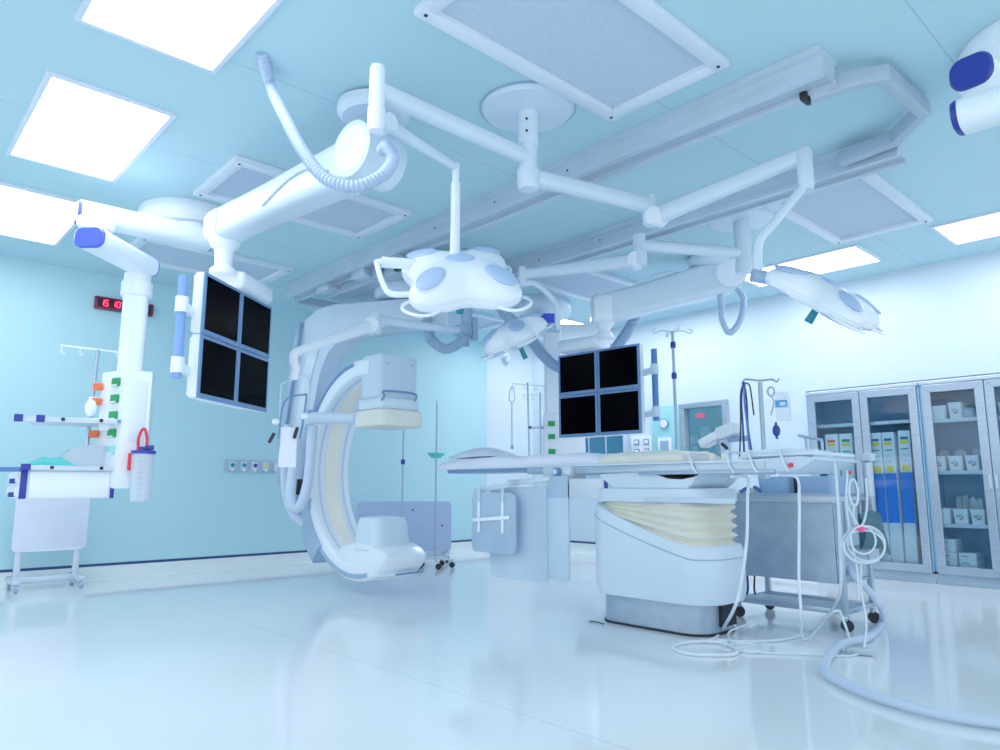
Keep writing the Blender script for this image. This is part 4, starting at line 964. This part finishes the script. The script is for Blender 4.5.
for x, z in ((.10, .60), (.45, .42)): MB(T_).cyl((x, -.014, z), (x, -.022, z), .012, seg=12).build('bolt', 'navy', t)

# ------------------------------------------------------------------ on the left wall
t = thing('wall_clock', 'red digital wall clock reading 15 10 partly behind the boom column', 'clock', (1.93, YL, 2.61))
MB().box((1.95, YL - .03, 2.665), (.54, .05, .125), bev=.008).build('case', 'maroon', t)
MB().box((1.95, YL - .056, 2.665), (.49, .006, .085)).build('face', mat('clock_face', (70, 8, 40), .2, var=.05), t)
SEG = {'1': 'bc', '5': 'afgcd', '0': 'abcdef'}
def digit(ch, x):
    b = MB(); w, h, th = .028, .056, .009; zc, yy = 2.665, YL - .061
    G = {'a': ((0, h / 2), (w, th)), 'g': ((0, 0), (w, th)), 'd': ((0, -h / 2), (w, th)), 'f': ((-w / 2, h / 4), (th, h / 2)), 'b': ((w / 2, h / 4), (th, h / 2)), 'e': ((-w / 2, -h / 4), (th, h / 2)), 'c': ((w / 2, -h / 4), (th, h / 2))}
    for s_ in SEG[ch]:
        (cx, cz), (sx, sz) = G[s_]; b.box((x + cx + cz * .12, yy, zc + cz), (sx, .004, sz))
    b.build('digit', 'ledred', t)
for ch, x in zip('1510', (1.742, 1.782, 1.845, 1.89)): digit(ch, x)
t = thing('gas_outlet_panel', 'grey wall strip with five coloured gas outlets by the scanner', 'gas outlet panel', (3.38, YL, 1.03))
MB().box((3.40, YL - .012, 1.10), (.66, .024, .13), bev=.004).build('back_plate', 'tray', t)
for x, m, nm in ((3.14, 'teal', 'green'), (3.27, 'teal', 'green'), (3.395, 'navy', 'blue'), (3.52, 'yellow', 'yellow'), (3.65, 'paper', 'white')):
    o = MB().box((x, YL - .034, 1.10), (.07, .024, .095), bev=.008).build('outlet', 'pale', t); lab(o, nm + ' gas outlet')
    MB().cyl((x, YL - .04, 1.105), (x, YL - .056, 1.105), .021, seg=20).build('connector', m, o)
    MB().box((x, YL - .046, 1.055), (.03, .012, .03), bev=.004).build('release_tab', 'white', o)

# ------------------------------------------------------------------ on the right wall
t = thing('control_panel', 'aqua wall control panel with a round gauge and a small screen', 'control panel', (XR, 5.04, 1.2))
MB().box((XR - .012, 5.05, 1.50), (.024, .40, .72), bev=.004).build('back_plate', 'tealpanel', t)
MB().cyl((XR - .024, 5.06, 1.64), (XR - .045, 5.06, 1.64), .062, seg=32).build('gauge_rim', 'bezel', t)
MB().cyl((XR - .045, 5.06, 1.64), (XR - .048, 5.06, 1.64), .052, seg=32).build('gauge_face', 'paper', t)
g = MB().box((XR - .032, 5.06, 1.37), (.02, .19, .20), bev=.006).build('display_frame', 'white', t)
MB().box((XR - .044, 5.06, 1.37), (.006, .12, .12)).build('display', 'mid', g)
for y in (4.88, 5.22):
    for z in (1.5,): MB().cyl((XR - .024, y, z), (XR - .03, y, z), .008, seg=10).build('screw', 'mid', t)
t = thing('socket_panel', 'white wall plate with four square sockets left of the aqua panel', 'socket panel', (XR, 5.42, 1.2))
MB().box((XR - .01, 5.42, 1.36), (.02, .32, .30), bev=.004).build('plate', 'paper', t)
for y in (5.34, 5.49):
    for z in (1.31, 1.43):
        o = MB().box((XR - .024, y, z), (.014, .085, .075), bev=.008).build('socket', 'bezel', t); MB().box((XR - .034, y, z), (.008, .06, .045), bev=.004).build('socket_face', 'paper', o)
t = thing('wall_cabinet', 'dark glass fronted wall cabinet low behind the rear screens', 'cabinet', (XR, 6.05, 1.05))
MB().box((XR - .06, 6.05, 1.30), (.12, .86, .50), bev=.006).build('body', 'metal', t)
for y in (5.76, 6.05, 6.34): MB().box((XR - .123, y, 1.30), (.008, .26, .44)).build('glass_door', mat('dark_teal_glass', (60, 120, 150), .1, var=.1), t)
t = thing('dome_camera', 'small white dome camera high on the far corner wall', 'dome camera', (7.08, 7.53, 2.78))
cn_ = Vector((-.52, -.85, 0)).normalized(); q = Vector((7.11, 7.565, 2.765))
MB().cyl(q, q + cn_ * .05, .06, seg=28).build('mount', 'white', t)
MB().ball(q + cn_ * .07 + Vector((0, 0, -.04)), .05, .05, .06).build('dome', 'pale', t)
MB().box(q + cn_ * .06 + Vector((.0, 0, -.10)), (.02, .02, .02), bev=.004).build('lens', 'bezel', t)
# ------------------------------------------------------------------ glass door cabinets in the right wall
def cabinet(label, ya, yb, kinds):
    """ya > yb (left to right as seen); two glass doors"""
    t = thing('glass_cabinet', label, 'cabinet', (7.64, (ya + yb) / 2, 0), 'steel cabinets along the right wall')
    x0, x1, H_ = 7.44, 7.86, 1.85; ym, W = (ya + yb) / 2, ya - yb
    c = MB()
    c.box((x1 - .01, ym, H_ / 2 + .05), (.02, W, H_ - .1)); c.box(((x0 + x1) / 2, ym, H_ - .01), (x1 - x0, W, .02)); c.box(((x0 + x1) / 2, ym, .10), (x1 - x0, W, .02))
    for y in (ya - .008, yb + .008): c.box(((x0 + x1) / 2, y, H_ / 2 + .04), (x1 - x0, .016, H_ - .1))
    c.build('carcass', 'cabin', t)
    MB().box((x0 + .03, ym, .045), (.04, W - .004, .09), bev=.003).build('plinth', 'steel', t)
    MB().box((x0 - .004, ym, H_ - .015), (.03, W - .004, .03), bev=.004).build('top_trim', 'metal', t)
    for k, (zs_, y1, y0) in enumerate(((kinds[0], ya - .02, ym + .003), (kinds[1], ym - .003, yb + .02))):
        b = .072; z0, z1 = .095, H_ - .035
        d = MB()
        # mitred frame: four trapezoids
        def quad(p): d.prism(p, x0 - .018, x0 + .008, 'X', bev=.004)
        quad([(y0, z0), (y1, z0), (y1 - b, z0 + b), (y0 + b, z0 + b)]); quad([(y0 + b, z1 - b), (y1 - b, z1 - b), (y1, z1), (y0, z1)])
        quad([(y0, z0), (y0 + b, z0 + b), (y0 + b, z1 - b), (y0, z1)]); quad([(y1 - b, z0 + b), (y1, z0), (y1, z1), (y1 - b, z1 - b)])
        do = d.build('door', 'steel', t, sharp=20)
        MB().box((x0 - .004, (y0 + y1) / 2, (z0 + z1) / 2), (.005, y1 - y0 - 2 * b + .01, z1 - z0 - 2 * b + .01)).build('door_glass', 'glass', do)
        hy = y0 + .02 if k == 0 else y1 - .02
        MB().box((x0 - .024, hy, .92), (.012, .02, .12), bev=.004).build('door_handle', 'metal', do)
        for z in zs_:
            s_ = MB().box((7.645, (y0 + y1) / 2, z), (.36, y1 - y0 - .02, .018), bev=.003).build('shelf', 'metal', t)
            MB().box((7.462, (y0 + y1) / 2, z), (.012, y1 - y0 - .02, .035), bev=.003).build('shelf_edge', 'metal', s_)
    return t
ca = cabinet('steel cabinet with two glass doors holding tall cartons, left of the pair', 3.295, 2.222, ((1.49,), (1.49,)))
MB().box((7.452, 2.58, 1.488), (.004, .12, .026)).build('shelf_tag', 'paper', ca)
cabinet('steel cabinet with two glass doors holding white bins, at the right edge', 2.216, 1.175, ((1.475, 1.0, .525), (1.475, 1.0, .525)))

def carton(label, y, z0, w, h, bands, group, lean=0.):
    T_ = Matrix.Translation(Vector((7.59, y, z0))) @ Matrix.Rotation(R(lean), 4, 'X')
    o = MB(T_).box((0, 0, h / 2), (.24, w, h), bev=.004).build('carton', 'paper'); tag(o, label, 'carton', group)
    for z, hh, m, nm in bands:
        MB(T_).box((-.1212, 0, z * h), (.004, w * (.96 if hh > .1 else .62), hh * h)).build(nm, m, o)
tall = [(.945, .02, 'teal', 'colour_label'), (.915, .025, 'yellow', 'colour_label'), (.865, .008, 'teal', 'text_line'), (.82, .004, 'mid', 'text_line'), (.78, .004, 'mid', 'text_line'), (.72, .05, 'yellow', 'yellow_band'), (.505, .37, 'bluebox', 'blue_band')]
for y, lb, ln, h in ((2.655, 'tall white carton with a blue band, leftmost behind the second glass door', 0, 1.27), (2.54, 'tall white carton with a blue band, middle of three behind the second glass door', 0, 1.27), (2.42, 'tall white carton with a blue band, leaning rightmost of three behind the second door', 1.2, 1.28)):
    carton(lb, y, .125, .107, h, tall, 'tall cartons in the cabinet', ln)
short = lambda m: [(.945, .022, m, 'colour_label'), (.915, .02, 'yellow', 'colour_label'), (.86, .008, m, 'text_line'), (.81, .004, 'mid', 'text_line')]
carton('tall pale carton with an orange label behind the leftmost glass door', 3.08, .125, .125, 1.28, short('orange'), 'pale cartons in the cabinet')
carton('tall pale carton with a green label behind the leftmost glass door', 2.935, .125, .125, 1.28, short('green'), 'pale cartons in the cabinet')

def bin_(label, y, z0, w, h, x=7.58, mark=True, group='white bins in the cabinet', depth=.26, fill=None):
    b = MB(); rg = []
    for z, q in ((0, .86), (.006, .88), (h * .93, 1.0), (h * .94, 1.06), (h, 1.06), (h, .98), (h * .3, .86)):
        rg.append([(x + a * q, y + c * q, z0 + z) for a, c in rrect(depth, w, .02, 3)])
    o = b.loft(rg).build('storage_bin', 'paper'); tag(o, label, 'bin', group)
    if mark:
        xx = x - depth / 2 * .97 - .002; m = MB(); 
        e = MB()
        for dy, dz, r in ((-.018, .008, .011), (.002, .017, .009), (.020, .004, .010), (-.004, -.002, .007)):
            e.cyl((xx, y - dy, z0 + h * .5 + dz), (xx - .004, y - dy, z0 + h * .5 + dz), r, seg=12)
        e.build('printed_mark', 'polegrey', o)
        e = MB(); e.cyl((xx, y - .004, z0 + h * .5 - .019), (xx - .004, y - .004, z0 + h * .5 - .019), .008, seg=10); e.build('printed_mark', 'red', o)
        e = MB(); e.cyl((xx, y - .021, z0 + h * .5 - .013), (xx - .004, y - .021, z0 + h * .5 - .013), .007, seg=10); e.build('printed_mark', 'green', o)
    if fill:
        rnd = random.Random(fill)
        g = MB()
        for i in range(7):
            yy = y + rnd.uniform(-.35, .35) * w; xx = x + rnd.uniform(-.3, .3) * depth; hh = rnd.uniform(.07, .13)
            g.loft([[(xx - .03, yy - .022, z0 + h * .4), (xx + .03, yy - .022, z0 + h * .4), (xx + .03, yy + .022, z0 + h * .4), (xx - .03, yy + .022, z0 + h * .4)], [(xx - .025, yy - .02, z0 + h + hh * .5), (xx + .02, yy - .02, z0 + h + hh * .5), (xx + .02, yy + .02, z0 + h + hh * .6), (xx - .025, yy + .02, z0 + h + hh * .6)], [(xx - .012, yy - .012, z0 + h + hh), (xx + .0, yy - .012, z0 + h + hh), (xx + .0, yy + .012, z0 + h + hh), (xx - .012, yy + .012, z0 + h + hh)]])
        go = g.build('plastic_pack', 'bag'); tag(go, 'clear plastic packs heaped in ' + label.replace('white', 'the white', 1), 'plastic packs'); go['kind'] = 'stuff'
bin_('wide low white bin on the top shelf behind the third glass door', 2.105, 1.485, .17, .13, mark=False)
bin_('taller white bin with a printed mark on the top shelf behind the third glass door', 1.945, 1.485, .11, .15)
for y, lb in ((2.12, 'white bin with a printed mark, leftmost on the second shelf of the third door'), (1.985, 'white bin with a printed mark, middle of the second shelf of the third door'), (1.85, 'white bin with a printed mark, rightmost on the second shelf of the third door')):
    bin_(lb, y, 1.01, .115, .14)
    lid = MB(); lid.prism([(y + .05, 1.15), (y + .045, 1.19), (y + .02, 1.215), (y - .02, 1.215), (y - .045, 1.19), (y - .05, 1.15)], 7.66, 7.665, 'X'); lab(lid.build('upright_lid', 'canister', bpy.data.objects[[o.name for o in COL.objects if o.name.startswith('storage_bin')][-1]]), 'clear upright lid')
bin_('plain white bin, leftmost on the third shelf of the third door', 2.12, .535, .115, .14, mark=False)
bin_('white bin with a printed mark, middle of the third shelf of the third door', 1.985, .535, .115, .14, fill=3)
bin_('white bin with a printed mark, rightmost on the third shelf of the third door', 1.85, .535, .115, .14, fill=8)
bin_('white bin on the top shelf behind the rightmost glass door', 1.55, 1.485, .13, .12, mark=False)
bin_('white bin on the second shelf behind the rightmost glass door', 1.53, 1.01, .12, .18, mark=False)
BX = [('bottom', 'second', 'third', 'fourth', 'top'), ('bottom', 'middle', 'top')]
for col_, (y, n) in enumerate(((2.12, 5), (1.965, 3))):
    for i in range(n):
        o = MB().box((7.60, y, .112 + .029 + .058 * i), (.24, .135, .056), bev=.003).build('supply_box', 'paper')
        tag(o, '%s pale supply box in the %s stack on the cabinet floor' % (BX[col_][i], 'taller left' if col_ == 0 else 'shorter right'), 'box', 'supply boxes on the cabinet floor')
        MB().box((7.479, y + .02, .112 + .03 + .058 * i), (.004, .06, .012)).build('text_line', 'mid', o)
tag(MB().loft([[(7.62 + a * q, 1.86 + c * q, z) for a, c in rrect(.2, .12, .03, 3)] for z, q in ((1.487, .8), (1.53, 1), (1.57, .9), (1.60, .5))]).build('wrapped_pack', 'pale', sharp=80), 'grey wrapped pack at the right of the top shelf behind the third door', 'pack')
tag(MB().loft([[(7.72 + a * q, 2.10 + c * q, z) for a, c in rrect(.16, .16, .03, 3)] for z, q in ((1.487, .9), (1.60, 1), (1.68, .9), (1.70, .5))]).build('wrapped_pack', 'bardk', sharp=80), 'dark blue wrapped pack behind the low bin on the top shelf', 'pack')

# ------------------------------------------------------------------ cables and hoses on and above the floor
def cable(name, pts, r, m, label, cat='cable', n=10, group=None):
    o = MB().tube(pts, r, 12, n).build(name, m); return tag(o, label, cat, group)
cable('floor_hose', [(5.0, 2.05, 0.75), (4.95, 2.01, 0.46), (4.68, 1.87, 0.35), (4.64, 1.77, 0.27), (4.65, 1.7, 0.17), (4.96, 1.81, 0.026), (4.41, 1.69, 0.026), (4.16, 1.72, 0.026), (3.88, 1.67, 0.026), (3.6, 1.59, 0.026), (3.42, 1.5, 0.026), (3.29, 1.35, 0.026), (3.19, 1.16, 0.026), (3.15, 0.97, 0.026), (3.19, 0.79, 0.026), (3.27, 0.63, 0.026)], .021, 'hosew', 'thick pale hose running from the steel cart across the floor to the right', 'hose')
G = 'white cables from the table end'
cable('power_cable', [(3.72, 2.10, .93), (3.86, 2.08, 0.92), (3.81, 2.06, 0.8), (3.76, 2.05, 0.58), (3.68, 2.05, 0.37), (3.6, 2.05, 0.24), (4.01, 2.38, 0.02), (3.76, 2.3, 0.01), (3.58, 2.36, 0.01), (3.42, 2.33, 0.01), (3.37, 2.19, 0.01), (3.5, 2.04, 0.01), (3.63, 2.07, 0.01), (3.72, 2.2, 0.014), (3.69, 2.33, 0.01)], .0088, 'cable', 'thick white cable dropping in front of the table base and coiling on the floor', group=G)
cable('power_cable', [(3.72, 1.83, .935), (3.88, 1.8, 0.92), (3.85, 1.78, 0.8), (3.84, 1.79, 0.59), (3.83, 1.8, 0.38), (3.81, 1.79, 0.2), (4.1, 1.93, 0.05), (4.18, 1.94, 0.01), (4.42, 2.0, 0.01), (4.57, 1.97, 0.1), (4.27, 1.77, 0.29), (4.19, 1.72, 0.58), (4.08, 1.67, 0.8), (3.98, 1.63, 0.96), (3.95, 1.64, 1.03), (3.74, 1.62, 1.06)], .0078, 'cable', 'white cable hanging before the cart in a long loop up to the control end', group=G)
cable('power_cable', [(3.78, 2.28, 0.01), (3.83, 2.19, 0.01), (3.98, 2.06, 0.01), (4.19, 2.01, 0.01), (4.54, 2.05, 0.01), (4.18, 1.79, 0.17), (4.21, 1.76, 0.18), (4.18, 1.72, 0.12), (4.24, 1.72, 0.014)], .007, 'cable', 'white cable lying on the floor from the base to the small grey plug', group=G)
cable('power_cable', [(3.7, 2.18, 0.01), (3.82, 2.13, 0.01), (3.83, 2.06, 0.01), (3.73, 1.98, 0.01), (3.64, 2.0, 0.01), (3.67, 2.1, 0.01), (3.93, 2.29, 0.01), (4.01, 2.31, 0.03), (4.02, 2.2, .08)], .0065, 'cable', 'white cable looping on the floor from the cable port of the base', group=G)
cable('thin_cord', [(3.67, 2.05, 0.008), (3.69, 1.94, 0.008), (3.8, 1.8, 0.008), (3.89, 1.66, 0.008), (3.99, 1.6, 0.008), (4.18, 1.63, 0.01), (4.32, 1.66, 0.13), (4.36, 1.69, 0.29), (4.42, 1.7, 0.45)], .006, 'cable', 'thin pale cord crossing the floor toward the plug and up the cart end', group=G)
for k, (xa, lb) in enumerate(((846, 'slim white cable hanging down the cart end post, nearest the panel'), (850, 'slim white cable hanging from the red tipped plug down the cart end'), (857, 'slim white cable hanging at the right of the cart end'))):
    cable('slim_cable', [(4.14, 1.63, 0.96) if k < 2 else (4.42, 1.64, 0.92), (lambda a: a)((4.17, 1.66, 0.8)) if k < 2 else (4.41, 1.64, 0.77), (4.2, 1.67, 0.69) if k == 0 else (4.24, 1.66, 0.71) if k == 1 else (4.31, 1.63, 0.67), (4.23, 1.67, 0.55) if k == 0 else (4.25, 1.63, 0.65) if k == 1 else (4.24, 1.64, 0.65), (4.25, 1.66, 0.41) if k == 0 else (4.28, 1.61, 0.63) if k == 1 else (4.25, 1.66, 0.71),
        (4.27, 1.67, 0.25) if k == 0 else (4.27, 1.63, 0.63) if k == 1 else (4.28, 1.66, 0.77)], .006, 'cable', lb, group='slim cables on the cart end')
cc = MB()
for k, (rx, rz, dx, dz) in enumerate(((.118, .10, 0, 0), (.105, .095, .01, .01), (.112, .088, -.008, -.006), (.07, .075, -.02, .03))):
    q = Vector((4.26, 1.62, 0.55)); u = Vector((.73, -.68, 0))
    cc.tube([q + u * (rx * math.cos(a) + dx) + Vector((0, 0, rz * math.sin(a) + dz)) + Vector((-.01 * k, -.01 * k, 0)) for a in (2 * PI * i / 16 for i in range(16))], .005, 8, 4, closed=True)
t = cc.build('cable_coil', 'cable'); tag(t, 'coil of white cable tied in pink hanging at the cart end', 'cable coil')
lab(MB().box((4.23, 1.62, 0.64), (.045, .045, .035), bev=.008).build('tie', 'pink', t), 'pink tie')
rc = MB(); q = Vector((4.25, 1.65, 0.84)); u = Vector((.73, -.68, 0))
for k in range(2): rc.tube([q + u * (.025 * math.cos(a) + .004 * k) + Vector((0, 0, .075 * math.sin(a))) for a in (2 * PI * i / 12 for i in range(12))], .005, 8, 4, closed=True)
t = rc.build('cable_loop', 'cable'); tag(t, 'narrow white cable loop with a red tip hung under the table control end', 'cable coil')
MB().ball((4.19, 1.64, 0.95), .012).build('red_tip', 'red', t)
p = Vector((4.04, 1.6, 0.02))
o = MB().box(p, (.05, .13, .035), rz=R(28), bev=.006).build('cable_plug', 'tray'); tag(o, 'small grey metal plug lying on the floor by the front cart wheel', 'plug')
MB().cyl(p + Vector((-.015, .06, 0)), p + Vector((-.03, .10, 0)), .012, seg=12).build('strain_relief', 'cable', o)
wr = MB(); wr.tube([(3.7, 3.03, 0.006), (3.72, 3.11, 0.006), (3.71, 3.16, 0.006)], .004, 6)
tag(wr.build('floor_wire', 'rubber'), 'thin dark wire on the floor at the left corner of the table base', 'wire')
dk = MB(); dk.tube([(4.75, 2.6, 0.26), (4.75, 2.6, 0.17), (4.78, 2.64, 0.09)], .008, 8)
tag(dk.build('lead_cable', 'navy'), 'dark cable hanging below the cart panel beside the base', 'cable')
dk = MB(); dk.tube([(4.78, 2.56, 0.27), (4.8, 2.58, 0.16), (4.85, 2.59, 0.08)], .007, 8)
tag(dk.build('lead_cable', 'maroon'), 'dark red cable hanging below the cart panel', 'cable')

# ------------------------------------------------------------------ camera, light
cam = bpy.data.cameras.new('camera'); co = bpy.data.objects.new('camera', cam); COL.objects.link(co); scene.camera = co
cam.sensor_width = 36; cam.lens = 36 * 712 / 1000; cam.clip_start = .05
co.location = (0, 0, .87)
pit = math.atan(112 / 712); yaw = R(47.3)
fwd = Vector((math.cos(pit) * math.cos(yaw), math.cos(pit) * math.sin(yaw), math.sin(pit)))
co.rotation_euler = fwd.to_track_quat('-Z', 'Y').to_euler()
wd = bpy.data.worlds.new('world'); scene.world = wd; wd.use_nodes = True
bgn = wd.node_tree.nodes['Background']; bgn.inputs[0].default_value = (.93, .967, 1.0, 1); bgn.inputs[1].default_value = 1.7
scene.view_settings.view_transform = 'Standard'
scene.view_settings.look = 'None'
scene.view_settings.exposure = -0.12
scene.view_settings.gamma = 1.12
scene.cycles.max_bounces = 10
scene.cycles.diffuse_bounces = 6
scene.cycles.transparent_max_bounces = 12
scene.cycles.sample_clamp_indirect = 6
